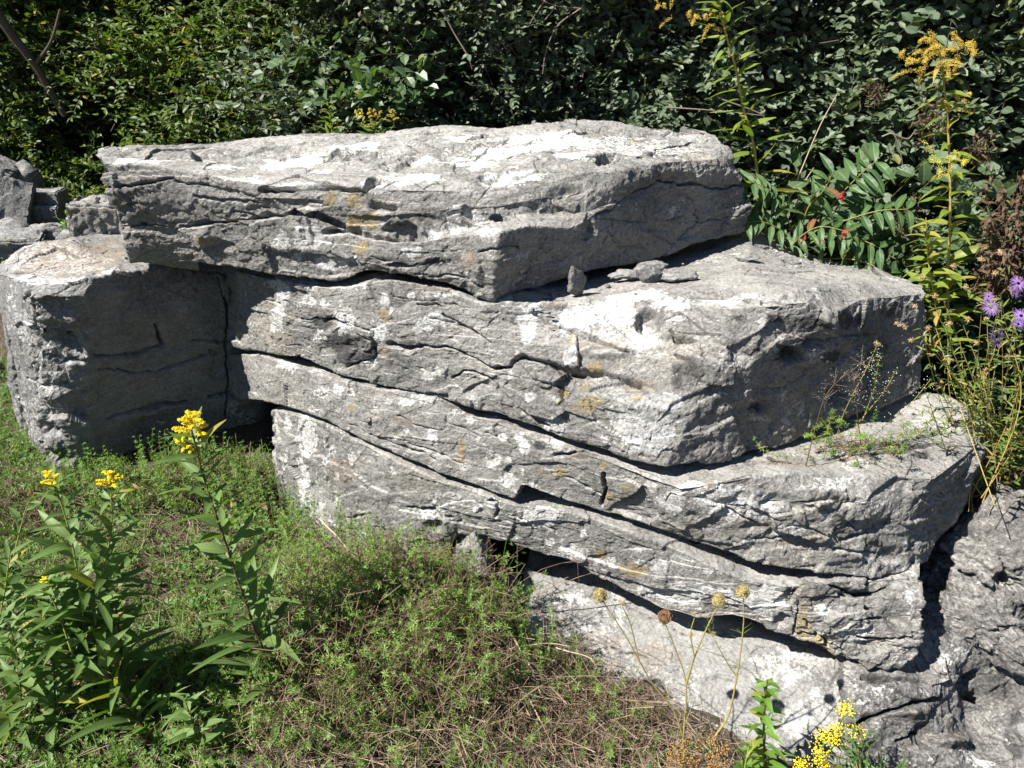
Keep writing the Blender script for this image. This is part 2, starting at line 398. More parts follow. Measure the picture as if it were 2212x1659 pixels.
r5 = [(209,326,2.09),(300,312,2.15),(420,307,2.28),(540,295,2.34),(680,286,2.37),(760,282,2.39),(850,277,2.42),(980,268,2.45),(1085,273,2.43),(1160,262,2.45),(1260,259,2.46),(1350,264,2.46),(1450,276,2.46),(1545,292,2.46)]
mid = lambda a, b, t, dd=0: [tuple(np.array(p)*(1-t)+np.array(q)*t+np.array((0, 0, dd))) for p, q in zip(a, b)]
r1 = mid(r0, r2a, .5, -.012)
rup = mid(r2b, r3, .5, -.015)
r4 = [tuple(['w']+list((W(*a)+W(*b))/2+np.array((0, 0, -.012)))) for a, b in zip(r3b, r5)]
cr_top = [
 ([(396,488),(450,482),(504,480),(576,464),(640,460),(684,462),(712,474),(738,490)],7,.03),
 ([(705,502),(762,500),(800,512),(834,519),(900,515),(967,511)],8,.035),
 ([(216,404),(300,400),(345,394),(380,386)],3,.02),([(385,392),(420,398),(450,402)],3,.015),
 ([(560,408),(620,408),(700,406),(740,410),(790,416),(800,404),(815,394)],6,.03),
 ([(420,424),(500,436),(560,440)],3,.015),([(504,456),(540,462),(570,470)],4,.018),
 ([(1284,470),(1320,448),(1374,415),(1424,394),(1504,399),(1560,404),(1608,402)],3.2,.022),
 ([(1480,420),(1505,450),(1508,480),(1465,520)],1.8,.012),([(1504,482),(1560,475),(1610,450)],1.8,.012),([(1300,474),(1380,480),(1440,478),(1480,468)],1.5,.010),
 ([(1320,480),(1316,505),(1330,530),(1390,535)],1.5,.010),
 ([(1128,600),(1145,578),(1185,568),(1215,566)],3,.02),([(1040,538),(1085,535),(1120,532)],3,.02),
 ([(1380,337),(1430,325),(1465,308),(1500,305)],3,.016),([(1088,340),(1120,333),(1150,325)],2,.010),([(1014,302),(1050,296)],3,.015),
 ([(700,341),(740,337),(755,340)],5,.02),([(290,436),(330,440)],2,.01),([(250,487),(300,484),(380,488)],3,.015),
 ([(845,570),(885,572),(900,566)],4,.02),([(900,585),(960,592),(1000,600)],3,.02),([(830,560),(800,556)],3,.015),
 ([(1010,490),(1060,482)],3,.012),([(1390,450),(1400,500),(1450,530)],1.3,.008),
]
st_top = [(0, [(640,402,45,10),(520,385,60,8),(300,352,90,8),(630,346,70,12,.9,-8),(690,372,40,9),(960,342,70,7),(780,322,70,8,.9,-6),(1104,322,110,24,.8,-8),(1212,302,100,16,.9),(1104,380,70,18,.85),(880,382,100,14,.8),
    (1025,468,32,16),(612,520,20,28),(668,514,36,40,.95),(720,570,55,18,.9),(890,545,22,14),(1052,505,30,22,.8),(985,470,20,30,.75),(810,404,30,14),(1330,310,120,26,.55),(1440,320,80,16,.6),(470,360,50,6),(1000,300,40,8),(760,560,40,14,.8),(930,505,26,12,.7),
    (1010,560,14,22,.7),(1120,550,20,12,.5),(1160,440,30,8,.6),(1240,340,60,12,.7),(1040,350,50,14,.7),(1000,320,280,50,.24),(600,345,330,40,.22),(1350,310,180,44,.28),(560,590,30,10,.7),(640,560,18,16,.8)]),  # the widest, weakest patches make most of the capstone's top paler
   (1, [(718,428,16,15),(765,439,14,22),(769,477,26,22),(803,475,16,22),(780,534,18,18),(439,522,14,14,.6),(1375,300,20,9,.6)]),
   (2, [(1040,602,16,26,.8),(960,565,60,20,.5),(860,480,40,14,.55),(560,430,60,12,.45),(900,470,34,12,.6),(480,500,60,14,.4),(1010,625,50,14,.6),(800,575,60,8,.5),(1000,440,40,12,.4)]),
   (3, [(1015,560,18,20,.8),(880,600,60,10,.5)])]
dn_top = [(560,330,190,16,0.0165,-4),(860,350,70,16,0.0236,-8),(800,335,60,16,0.0141),(1075,383,75,20,0.0259,-4),(1000,318,90,16,0.0118,-6),(1318,343,34,16,0.0306,-8,.5),(300,338,60,16,0.0094),(960,335,40,16,0.0118),
  (410,338,26,16,-0.0259),(730,335,34,16,-0.0165),(1170,345,70,20,-0.0141),(880,330,40,16,-0.0141),(1250,300,80,16,-0.0118),(640,318,50,16,-0.0118),
  (870,500,45,24,0.0275,8,.5),(1100,440,55,26,0.0125),(1220,420,60,26,0.0150,-10),(1000,452,26,12,-0.0150),(560,450,40,12,0.0125),(820,448,36,12,0.0200,0,.4),(1080,472,22,8,0.0200,0,.5),(350,500,50,14,0.0100),(470,530,40,20,0.0150),(440,515,24,26,-0.0125),(660,440,60,12,0.0100),(940,570,50,16,0.0125),(960,390,24,16,0.0094),(700,312,60,16,-0.0124),(900,300,60,16,-0.0112),(470,330,60,16,-0.0099),(1080,300,40,16,-0.0112),(1400,300,50,16,0.0087),(1180,290,50,16,0.0087),(580,318,40,16,0.0087),(790,300,50,16,0.0087)]
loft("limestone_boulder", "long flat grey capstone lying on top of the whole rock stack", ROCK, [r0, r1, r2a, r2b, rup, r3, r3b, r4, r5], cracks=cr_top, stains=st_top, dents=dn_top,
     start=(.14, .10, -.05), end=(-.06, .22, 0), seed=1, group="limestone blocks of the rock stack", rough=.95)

# --- second block
q0 = [(488,745,2.13),(560,757,1.98),(640,777,1.86),(744,817,1.77),(888,848,1.69),(990,876,1.64),(1068,893,1.60),(1187,933,1.54),(1305,976,1.485),(1372,999,1.45),(1437,1018,1.42),(1560,1003,1.485),(1668,977,1.57),(1750,938,1.66),(1880,895,1.77),(1985,840,1.92)]
q1 = [(489,680,2.13),(545,690,2.01),(625,710,1.88),(735,745,1.785),(875,765,1.70),(980,790,1.65),(1065,810,1.61),(1185,835,1.545),(1305,870,1.49),(1400,880,1.46),(1500,890,1.465),(1600,868,1.52),(1690,858,1.59),(1772,848,1.67),(1880,800,1.80),(1997,750,1.95)]
q2 = [(490,630,2.13),(530,635,2.03),(610,648,1.90),(725,672,1.805),(855,682,1.725),(965,704,1.685),(1058,732,1.64),(1175,742,1.605),(1300,745,1.59),(1425,750,1.58),(1556,762,1.54),(1640,738,1.55),(1712,738,1.60),(1785,738,1.655),(1880,710,1.79),(2005,690,1.97)]
q3 = [(491,590,2.14),(520,588,2.04),(600,606,1.92),(720,624,1.825),(840,606,1.765),(960,622,1.735),(1048,662,1.675),(1170,655,1.71),(1330,640,1.74),(1440,645,1.72),(1580,665,1.60),(1665,655,1.60),(1745,652,1.63),(1795,680,1.645),(1860,648,1.79),(2000,634,1.99)]
q4 = [(492,580,2.17),(522,580,2.09),(602,596,1.99),(722,612,1.90),(835,592,1.85),(955,605,1.82),(1060,628,1.80),(1170,632,1.80),(1325,617,1.83),(1440,621,1.80),(1585,630,1.71),(1675,625,1.72),(1765,620,1.76),(1800,622,1.81),(1890,625,1.92),(1992,622,2.05)]
q5 = [('w',-.85,2.3,.60),('w',-.8,2.35,.60),('w',-.65,2.35,.61),('w',-.45,2.35,.62),('w',-.25,2.35,.63),('w',-.1,2.35,.63),('w',.05,2.35,.63),('w',.2,2.38,.63),('w',.4,2.42,.63),('w',.6,2.46,.63),(1632,500,2.47),(1680,525,2.45),(1745,552,2.42),(1800,570,2.38),(1880,583,2.3),(1972,613,2.14)]
q45 = [tuple(['w']+list((pt(a)+pt(b))/2+np.array((0, 0, -.004)))) for a, b in zip(q4, q5)]
cr_2 = [([(1068,797),(1100,792),(1114,778),(1132,769),(1176,783),(1210,800),(1248,806),(1312,804),(1350,818),(1384,833)],6,.03),
 ([(978,815),(1000,802),(1024,801),(1057,815),(1075,840),(1110,872),(1160,905),(1187,922)],5,.022),([(1210,702),(1222,704),(1298,732),(1377,762)],4,.022),
 ([(690,690),(760,700),(800,712)],3,.015),([(844,743),(880,752),(909,750)],6,.03),([(909,750),(960,748),(1000,762),(1040,780),(1068,797)],3,.015),([(750,790),(800,780),(806,770),(800,755)],4,.02),
 ([(990,700),(1010,712),(1030,720)],3,.015),([(900,655),(940,660),(958,662)],3,.015),([(930,690),(1000,700)],2,.01),([(960,680),(1020,712),(1060,740)],2.5,.012),
 ([(1455,718),(1500,722),(1560,727)],4,.02),([(1460,770),(1500,790)],3,.012),([(1536,640),(1620,655)],2,.008),([(1450,712),(1458,735),(1500,740)],4,.016),
 ([(1680,750),(1740,748),(1800,730),(1880,722)],5,.02),([(1655,845),(1700,840),(1740,815)],3,.015),([(1860,850),(1800,870),(1760,930)],3,.014),([(556,640),(600,655)],2,.01),
 ([(508,600),(530,690),(545,750)],2,.006),([(640,690),(720,690),(800,735)],3,.012),([(1085,690),(1120,700)],2,.01),([(850,640),(990,660)],2,.008)]
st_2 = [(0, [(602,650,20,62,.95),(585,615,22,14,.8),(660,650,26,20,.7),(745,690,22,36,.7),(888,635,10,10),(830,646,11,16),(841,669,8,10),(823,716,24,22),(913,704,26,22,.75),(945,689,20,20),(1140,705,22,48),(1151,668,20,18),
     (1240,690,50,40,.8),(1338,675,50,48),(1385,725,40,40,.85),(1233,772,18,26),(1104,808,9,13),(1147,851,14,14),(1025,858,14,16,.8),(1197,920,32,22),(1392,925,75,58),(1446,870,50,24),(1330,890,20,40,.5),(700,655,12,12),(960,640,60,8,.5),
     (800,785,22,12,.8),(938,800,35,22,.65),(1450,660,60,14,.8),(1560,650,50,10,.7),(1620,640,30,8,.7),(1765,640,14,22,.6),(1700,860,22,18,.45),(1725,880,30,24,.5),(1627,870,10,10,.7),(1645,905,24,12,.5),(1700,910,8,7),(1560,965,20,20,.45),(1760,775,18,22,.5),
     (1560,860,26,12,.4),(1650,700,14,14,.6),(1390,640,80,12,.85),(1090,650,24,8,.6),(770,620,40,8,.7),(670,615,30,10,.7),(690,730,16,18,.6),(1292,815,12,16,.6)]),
   (1, [(1215,851,11,22,.8),(1273,869,26,26,.8),(1290,790,26,16,.75),(1237,722,9,16,.8),(827,682,11,20,.9),(1374,858,14,10,.7),(1262,835,30,14,.5),(1160,860,16,8,.3),(1250,880,26,16,.5)]),
   (2, [(740,740,60,28,1),(775,770,55,22,1),(690,700,34,20,.8),(640,735,30,10,.4),(900,740,40,10,.6),(860,780,40,26,.5),(880,820,40,10,.55),(1480,800,45,30,.55),(1460,830,20,18,.6),(1600,690,20,10,.5),(1690,690,40,14,.7),(1740,700,60,14,.75),(1830,690,40,22,.7),(1930,670,50,24,.6),
     (1700,770,40,18,.9),(1790,770,30,14,.95),(1860,800,24,40,.6),(1640,760,30,16,.5),(1640,885,24,16,.8),(1600,940,40,10,.4),(1900,760,40,40,.5),(1500,960,20,24,.5),(1214,808,12,10,.7)]),
   (3, [(980,620,60,10,.6),(1380,835,40,10,.6),(820,760,16,14,.6),(1300,740,60,8,.5),(1200,660,20,8,.4)])]
def rf2(U, V): return 1+.9*np.exp(-((U-1510)/70)**2-((V-790)/60)**2)+.4*np.exp(-((U-740)/80)**2-((V-740)/50)**2)
q0 = X(q0, 0, -3); s_up = 4
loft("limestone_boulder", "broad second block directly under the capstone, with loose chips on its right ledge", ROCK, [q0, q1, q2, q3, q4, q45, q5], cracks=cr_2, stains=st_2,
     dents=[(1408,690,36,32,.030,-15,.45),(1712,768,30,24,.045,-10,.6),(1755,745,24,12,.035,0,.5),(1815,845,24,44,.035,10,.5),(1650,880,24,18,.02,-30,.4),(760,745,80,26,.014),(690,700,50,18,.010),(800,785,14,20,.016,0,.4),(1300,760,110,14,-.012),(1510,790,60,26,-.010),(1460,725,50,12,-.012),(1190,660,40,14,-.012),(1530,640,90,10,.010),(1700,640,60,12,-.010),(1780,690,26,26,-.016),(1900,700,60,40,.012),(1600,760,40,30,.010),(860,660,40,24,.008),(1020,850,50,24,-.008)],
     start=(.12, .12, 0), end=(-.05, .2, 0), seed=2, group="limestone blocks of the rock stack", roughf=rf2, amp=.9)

# --- third slab
s0 = [(490,860,2.13),(590,873,1.88),(702,908,1.74),(834,971,1.645),(950,1028,1.575),(1053,1066,1.535),(1110,1081,1.52),(1128,1054,1.515),(1222,1086,1.50),(1388,1131,1.455),(1480,1172,1.42),(1596,1206,1.385),(1704,1236,1.365),(1876,1254,1.39),(1968,1240,1.43),(2064,1136,1.63),(2108,1045,1.76)]
s3 = [(490,762,2.13),(566,768,1.975),(708,817,1.79),(834,847,1.715),(940,850,1.67),(1007,894,1.63),(1071,907,1.60),(1130,935,1.57),(1222,962,1.52),(1392,1020,1.435),(1470,1052,1.395),(1600,1032,1.415),(1720,1018,1.45),(1880,1020,1.47),(2022,1030,1.50),(2085,985,1.60),(2125,942,1.70)]
s0 = X(s0, 0, -3); s3 = X(s3, 0, 2)
s1 = mid(s0, s3, .4, -.008); s1[14] = (1962,1165,1.445); s1[15] = (2080,1085,1.625); s1[16] = (2118,1005,1.75)
s2 = mid(s0, s3, .75, -.006); s2[12] = (1715,1085,1.39); s2[13] = (1880,1085,1.41); s2[14] = (1972,1100,1.455); s2[15] = (2090,1025,1.61); s2[16] = (2124,968,1.72)
off = [('w',)+tuple(W(*p)+np.array((.03, .08, -.008))) for p in s3[:10]]
s4 = off+[(1500,1025,1.44),(1620,1000,1.51),(1730,975,1.58),(1870,960,1.63),(2040,960,1.65),(2090,930,1.71),(2124,922,1.75)]
s5 = [('w',)+tuple(W(*p)+np.array((.12, .42, -.02))) for p in s3[:10]]+[('w',.72,1.85,.325),('w',.8,1.92,.325),('w',.9,1.98,.33),('w',1.0,2.02,.335),(2042,853,1.93),(2088,880,1.87),(2121,915,1.79)]
s45 = [tuple(['w']+list((pt(a)+pt(b))/2)) for a, b in zip(s4, s5)]
cr_3 = [([(1303,1028),(1306,1060),(1302,1095)],6,.03),([(1222,1035),(1260,1050),(1300,1068)],3,.014),([(1200,985),(1260,975),(1290,978)],4,.016),([(760,920),(860,960),(940,990)],2.5,.012),([(860,900),(920,925),(960,930)],2.5,.012),
 ([(805,905),(806,925),(822,935)],4,.016),([(880,960),(960,985),(1000,1005)],2,.01),([(1640,1085),(1690,1092),(1760,1080),(1820,1075)],4,.02),([(1836,1060),(1850,1095),(1800,1103)],4,.018),([(1560,1100),(1640,1130)],3,.012),([(1700,1130),(1780,1150),(1850,1135)],4,.016),
 ([(1820,1170),(1900,1150),(1930,1130)],4,.018),([(1890,960),(1960,968),(2040,965),(2110,968)],2.5,.014),([(1640,1170),(1720,1160)],3,.012),([(1050,935),(1100,960)],2,.008),([(960,905),(1040,945)],2,.009),([(1900,1200),(1800,1190)],3,.012)]
st_3 = [(0, [(924,857,38,13),(880,868,20,10,.7),(989,891,18,10,.8),(1014,905,13,14,.8),(1118,945,11,13),(1136,968,17,20),(1086,948,10,10),(1068,1000,20,12,1,-30),(1078,985,8,8),(1100,1038,16,16),(1125,1020,6,9),(1064,977,7,7),(1098,990,9,8),(1201,956,18,10),(1220,972,30,10,.8),
     (1402,1053,15,17),(1446,1082,38,26,.9),(1158,1100,45,12),(938,945,14,26,.75),(757,974,14,36,.75),(722,1024,10,20),(735,845,14,14,.8),(760,850,10,12,.7),(845,868,14,10,.6),(700,850,20,20,.6),(1560,1085,60,44,.85),(1640,1095,50,34,.75),(1500,1050,40,16,.8),
     (1800,1045,70,26,.5),(1700,1140,40,22,.6),(1620,1170,30,18,.55),(1780,1120,40,20,.5),(1890,1110,30,20,.5),(1960,1180,8,40,.5),(2000,920,60,30,.35),(1850,1000,40,12,.5),(1035,948,6,5),(620,790,24,14,.7),(690,800,20,10,.5),(1000,1010,18,10,.6),(880,930,10,8,.6)]),
   (1, [(996,963,10,28,.9),(762,884,10,12,.9),(1298,1010,11,11,.9),(1208,1024,16,14,.9),(1316,1077,15,15,1),(1165,1020,8,7,.9),(1359,1053,18,11,.8),(990,1000,12,10,.6),(1470,1080,22,10,.6),(940,1055,20,8,.5),(1180,1030,12,8,.5),(1490,1120,20,16,.4)]),
   (2, [(820,920,40,20,.5),(1160,1000,24,16,.3),(1680,1090,50,12,.5),(1880,1170,50,30,.45),(1930,1130,30,24,.4),(2050,1080,40,50,.35),(1820,1150,40,14,.5),(1170,965,14,10,.85),(1990,985,22,9,.8),(1640,1005,40,8,.5),(900,1000,40,14,.35),(1050,1050,40,12,.5)]),
   (3, [(1265,985,36,6,.6),(880,910,30,10,.4),(1700,1000,60,10,.6),(1850,985,40,8,.6)])]
def rf3(U, V): return .7+.4*sstep(1450, 1650, U)
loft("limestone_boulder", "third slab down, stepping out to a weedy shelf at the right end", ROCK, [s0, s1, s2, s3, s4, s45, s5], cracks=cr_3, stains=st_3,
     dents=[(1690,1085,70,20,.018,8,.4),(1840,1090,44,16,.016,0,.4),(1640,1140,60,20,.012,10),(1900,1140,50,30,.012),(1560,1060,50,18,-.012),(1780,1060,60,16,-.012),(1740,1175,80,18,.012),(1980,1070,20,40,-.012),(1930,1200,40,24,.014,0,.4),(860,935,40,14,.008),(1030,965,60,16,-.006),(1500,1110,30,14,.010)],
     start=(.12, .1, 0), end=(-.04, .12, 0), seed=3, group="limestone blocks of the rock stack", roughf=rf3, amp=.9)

# --- fourth slab
f3 = [(586,884,2.10),(604,886,1.87),(705,914,1.745),(823,978,1.65),(955,1040,1.575),(1012,1056,1.555),(1107,1088,1.52),(1222,1100,1.50),(1330,1138,1.455),(1416,1168,1.43),(1488,1197,1.405),(1596,1248,1.365),(1711,1264,1.345),(1800,1252,1.36),(1900,1249,1.39),(1992,1242,1.41)]
f0 = [(588,1050,2.08),(606,1110,1.83),(700,1216,1.66),(830,1256,1.57),(935,1235,1.555),(985,1146,1.555),(1090,1167,1.525),(1222,1214,1.49),(1330,1262,1.445),(1428,1320,1.40),(1504,1340,1.375),(1578,1336,1.36),(1704,1373,1.325),(1800,1424,1.285),(1880,1447,1.27),(1982,1430,1.285)]
f3 = X(f3, 0, 2)
f1 = mid(f0, f3, .33, -.006); f2 = mid(f0, f3, .68, -.006)
f1[-1] = (1986,1350,1.32); f2[-1] = (1994,1290,1.36)
f4 = [('w',)+tuple(W(*p)+np.array((.03, .06, -.006))) for p in f3]
f5 = [('w',)+tuple(W(*p)+np.array((.16, .36, -.03))) for p in f3]
cr_4 = [([(1180,1015),(1182,1020)],1,.001),([(1058,1080),(1075,1085),(1072,1110)],5,.018),([(880,1095),(940,1105),(960,1120),(975,1118)],4,.02),([(740,1120),(800,1105)],3,.012),([(1480,1152),(1500,1172),(1530,1170)],4,.018),([(1712,1262),(1730,1300),(1715,1370)],3,.012),
 ([(1800,1270),(1870,1290),(1920,1270)],5,.02),([(1860,1380),(1920,1385),(1960,1370)],4,.018),([(1830,1340),(1900,1335)],3,.012),([(1740,1340),(1790,1400)],3,.012),([(640,960),(700,1010),(720,1090)],2,.008),([(1100,1110),(1200,1150)],2,.008),([(880,1170),(940,1180)],3,.014)]
st_4 = [(0, [(660,945,18,60,.85),(662,1053,11,72,1,-8),(690,1120,14,40,.6),(727,1028,12,12,.8),(620,910,9,24,.8),(720,1080,10,14,.7),(1154,1120,50,28),(1187,1170,14,10),(1230,1190,48,20,.9),(1262,1148,10,9),(1428,1224,22,20),(1464,1285,75,38),(1668,1300,42,36),(1600,1300,60,30,.9),
     (1490,1278,40,26,.9),(1062,1086,20,10),(1032,1095,14,8,.9),(955,1112,10,9),(1848,1370,48,26,.9),(1776,1318,20,14,.8),(1310,1215,30,12,.5),(1540,1240,30,14,.6),(760,990,10,20,.6),(850,1020,14,10,.6),(980,1090,8,12,.6),(1380,1190,12,8,.6),(1960,1300,10,40,.5),(620,1000,8,30,.6)]),
   (1, [(1298,1199,13,15,1),(1374,1231,28,14,.7),(1786,1404,36,16,.95,45),(1735,1345,18,50,.75),(930,1010,10,8,.4),(1900,1380,30,20,.45),(1580,1250,30,10,.4),(1210,1160,10,8,.3),(1350,1225,26,12,.5)]),
   (2, [(1800,1280,90,30,.5),(1930,1330,50,60,.45),(760,1050,50,50,.35),(840,1090,50,40,.45),(1760,1260,40,14,.5),(1900,1290,60,20,.45),(615,1080,14,60,.45),(1115,1108,9,10,.8),(900,1140,50,14,.4)]),
   (3, [(740,1020,40,40,.4),(1740,1290,30,30,.3)])]
def rf4(U, V): return .8+1.5*sstep(1680, 1760, U)
loft("limestone_boulder", "fourth slab of the stack, dark rough right end and white lichen spots in the middle", ROCK, [f0, f1, f2, f3, f4, f5], cracks=cr_4, stains=st_4,
     dents=[(1850,1285,60,14,.018,0,.4),(1930,1330,36,30,.014),(1780,1310,40,30,.010),(1690,1345,24,18,.018,0,.4),(1895,1395,50,12,.016,0,.4),(940,1130,26,16,.02,0,.4),(1040,1105,12,12,.012),(700,1050,50,60,.008),(850,1060,80,40,.006),(1620,1300,40,24,-.008)],
     start=(.14, .1, 0), end=(-.05, .12, 0), seed=4, group="limestone blocks of the rock stack", roughf=rf4, amp=.9)

# --- pale bottom slab
g3 = [(1130,1240,1.58),(1150,1238,1.595),(1250,1232,1.61),(1400,1286,1.53),(1560,1338,1.46),(1704,1384,1.40),(1835,1446,1.31)]
g0 = [(1125,1396,1.395),(1150,1404,1.385),(1250,1452,1.335),(1400,1512,1.27),(1560,1586,1.20),(1700,1652,1.145),(1840,1700,1.115)]
g1 = mid(g0, g3, .3, -.004); g2 = mid(g0, g3, .7, 0)
g5 = [('w',)+tuple(W(*p)+np.array((.15, .30, -.02))) for p in g3]
cr_5 = [([(1374,1476),(1420,1472),(1440,1490),(1455,1505)],4,.02),([(1416,1520),(1470,1530),(1524,1556)],3,.014),([(1180,1320),(1300,1350)],2,.006),([(1250,1380),(1400,1420)],2,.006),([(1330,1300),(1480,1370)],1.6,.005)]
st_5 = [(0, [(1700,1440,90,50,.62),(1785,1505,45,60,.55),(1250,1350,110,60,.35),(1400,1430,90,50,.3),(1160,1360,30,40,.8),(1140,1290,16,40,.8),(1720,1560,40,40,.7),(1230,1300,50,22,.6)]), (3, [(1400,1420,70,30,.35),(1480,1560,40,16,.5),(1300,1390,60,20,.25)]), (1, [(1210,1315,40,14,.3)])]
loft("limestone_boulder", "pale cream slab at the foot of the stack behind the seed heads", ROCK_PALE, [g0, g1, g2, g3, g5], cracks=cr_5, stains=st_5,
     start=(.02, .10, 0), end=(.03, .1, 0), seed=5, group="limestone blocks of the rock stack", rough=.7, amp=1.0, strata=.9,
     dents=[(1400,1490,60,18,.016,20,.4),(1450,1520,40,14,-.014,15),(1200,1380,50,30,.01),(1300,1400,120,20,-.008,20),(1560,1480,60,30,.008)])

# --- left rock
h0 = [(62,1066,2.02),(80,1066,1.96),(130,1060,1.84),(160,1050,1.85),(190,1035,1.86),(330,1010,2.0),(480,1000,2.12),(570,990,2.2)]
h1 = [(27,890,2.02),(50,885,1.95),(100,878,1.83),(135,876,1.835),(185,880,1.86),(320,870,2.0),(480,850,2.13),(570,840,2.2)]
h2 = [(10,745,2.0),(28,735,1.93),(75,722,1.81),(120,722,1.82),(185,730,1.85),(310,740,1.99),(480,740,2.135),(570,730,2.2)]
h3 = [(-3,650,1.99),(18,640,1.92),(62,640,1.80),(115,640,1.80),(185,640,1.83),(310,625,1.985),(470,610,2.14),(560,605,2.2)]
h4 = [(-6,592,2.0),(12,594,1.93),(60,606,1.84),(120,606,1.84),(190,600,1.86),(300,584,1.99),(460,578,2.16),(560,580,2.22)]
h5 = [(-5,580,2.04),(10,566,2.06),(40,550,2.12),(100,530,2.2),(160,512,2.28),(210,502,2.38),('w',-1.1,2.45,.64),('w',-.95,2.45,.62)]
h45 = [tuple(['w']+list((pt(a)+pt(b))/2)) for a, b in zip(h4, h5)]
cr_l = [([(488,640),(490,700),(486,740),(492,800),(494,850),(485,900)],3.5,.02),([(140,785),(200,775),(240,772),(300,765),(345,752)],5,.028),([(420,738),(480,736),(540,740)],4,.02),([(330,695),(345,735),(352,748)],4.5,.024),
 ([(210,797),(280,804),(350,798),(420,780),(445,770)],4.5,.024),([(450,858),(500,845),(545,840)],4,.02),([(240,905),(300,885),(330,880),(400,868)],7,.03),([(468,600),(480,630),(490,660)],2,.01),([(185,1000),(240,1000)],4,.018),([(350,567),(400,575),(420,588)],5,.02),
 ([(60,650),(90,900),(100,1000)],2.5,.012),([(30,800),(60,940),(80,1040)],2,.01),([(10,700),(40,860),(60,1000)],2,.01),([(60,820),(110,840)],3,.012)]
st_l = [(0, [(60,600,60,12,.7),(20,640,14,40,.5),(140,600,60,8,.7),(240,590,60,8,.6),(525,915,45,45,.55),(500,880,14,20,.5),(60,700,30,30,.3),(150,690,30,12,.3),(350,920,14,8,.5),(390,710,24,20,.2),(530,840,20,30,.3)]),
   (2, [(380,600,30,22,.5),(420,625,14,12,.5),(450,640,30,30,.3),(300,650,40,30,.2),(540,860,20,40,.5),(150,730,12,12,.8),(90,745,16,18,.75),(460,760,12,12,.6),(110,930,24,16,.5),(520,700,20,60,.3)]), (0, [(60,700,60,60,.45),(110,800,50,80,.4),(60,900,50,120,.4),(120,560,140,40,.45)]), (3, [(150,560,120,36,.5),(240,540,60,24,.7),(300,820,60,30,.2),(400,950,90,30,.35)])]
loft("limestone_boulder", "big shaded boulder at the left, its tan top in the sun", ROCK_TAN, [h0, h1, h2, h3, h4, h45, h5], cracks=cr_l, stains=st_l,
     start=(.05, .2, 0), end=(.03, .1, 0), seed=6, dents=[(88,742,18,24,.03,0,.5),(110,925,34,24,.03,20,.5),(130,985,40,20,.03,15,.5),(150,740,40,20,.015,0,.4),(180,770,30,14,-.015),(160,690,40,20,-.02),(120,850,50,20,-.018),(170,880,30,30,.012),(330,925,100,36,.022,-8,.3),(90,640,50,16,-.012),(250,590,40,10,-.010),(320,560,60,10,.008)], group="limestone blocks of the rock stack", amp=1.1, rough=.9, roughf=lambda U, V: .45+1.3*sstep(230, 160, U)*sstep(20, 70, U-(V-600)*.13)+.2*sstep(600, 560, V), strata=.5)

# --- free boulders: cut and roughened spheres
def ico(sub):
    import bmesh
    bm = bmesh.new(); bmesh.ops.create_icosphere(bm, subdivisions=sub, radius=1.0); bm.verts.ensure_lookup_table()
    V = np.array([v.co[:] for v in bm.verts]); F = np.array([[v.index for v in f.verts] for f in bm.faces]); bm.free(); return V, F
ICO = {k: ico(k) for k in (3, 4, 5, 6)}
def boulder_mesh(c, r, seed, sub=5, cuts=9, rot=0, rough=1.0, lump=.25, strata=1.0, boxy=0.0):
    rng = np.random.default_rng(seed); V, F = ICO[sub]; V = V.copy()
    if boxy: V = V/np.maximum(np.abs(V).max(1, keepdims=True), 1e-6)*boxy+V*(1-boxy)
    V *= 1+(lump*fbm(V+seed*3.7, 1.3, 3, seed)+.35*lump*(.5-np.abs(fbm(V+seed, 3.6, 3, seed+1))))[:, None]
    for _ in range(cuts):
        n = unit(rng.normal(size=3)); o = rng.uniform(.62, .95); s = V@n-o; V = np.where((s > 0)[:, None], V-n*(s*.93)[:, None], V)
    cz, sz = math.cos(rot), math.sin(rot); V = V*np.array(r); V = V@np.array(((cz, sz, 0), (-sz, cz, 0), (0, 0, 1)))
    P = V+np.array(c); N = unit(V/np.array(r))
    sc = min(1, np.mean(r)/.16); d = rock_relief(P/max(sc, .3), N, 1, 1, strata, seed)*max(sc, .22)*rough
    return P+N*d[:, None], F
def boulder(name, label, mat, c, r, seed, group=None, cat='rock', **kw):
    P, F = boulder_mesh(c, r, seed, **kw); mb = MB(); mb.add(P, F)
    return tag(mb.build(name, mat, None, True, (P[:, 0].mean(), P[:, 1].mean(), P[:, 2].min()), "stain"), label, cat, group)
k3 = [(1822,1440,1.30),(1900,1446,1.295),(1985,1432,1.31),(2040,1395,1.37),(2110,1392,1.39),(2180,1420,1.37),(2290,1430,1.38)]
k2 = [(1826,1500,1.235),(1905,1505,1.225),(1990,1490,1.24),(2050,1450,1.27),(2095,1462,1.33),(2180,1470,1.36),(2290,1470,1.36)]
k1 = [(1838,1590,1.165),(1910,1575,1.18),(1985,1555,1.195),(2050,1550,1.22),(2100,1550,1.27),(2180,1540,1.28),(2290,1540,1.28)]
k0 = [(1850,1700,1.10),(1920,1700,1.10),(2000,1700,1.10),(2060,1700,1.10),(2120,1690,1.11),(2200,1680,1.11),(2290,1680,1.11)]
k5 = [('w',)+tuple(W(*p)+np.array((.12, .34, .02))) for p in k3]
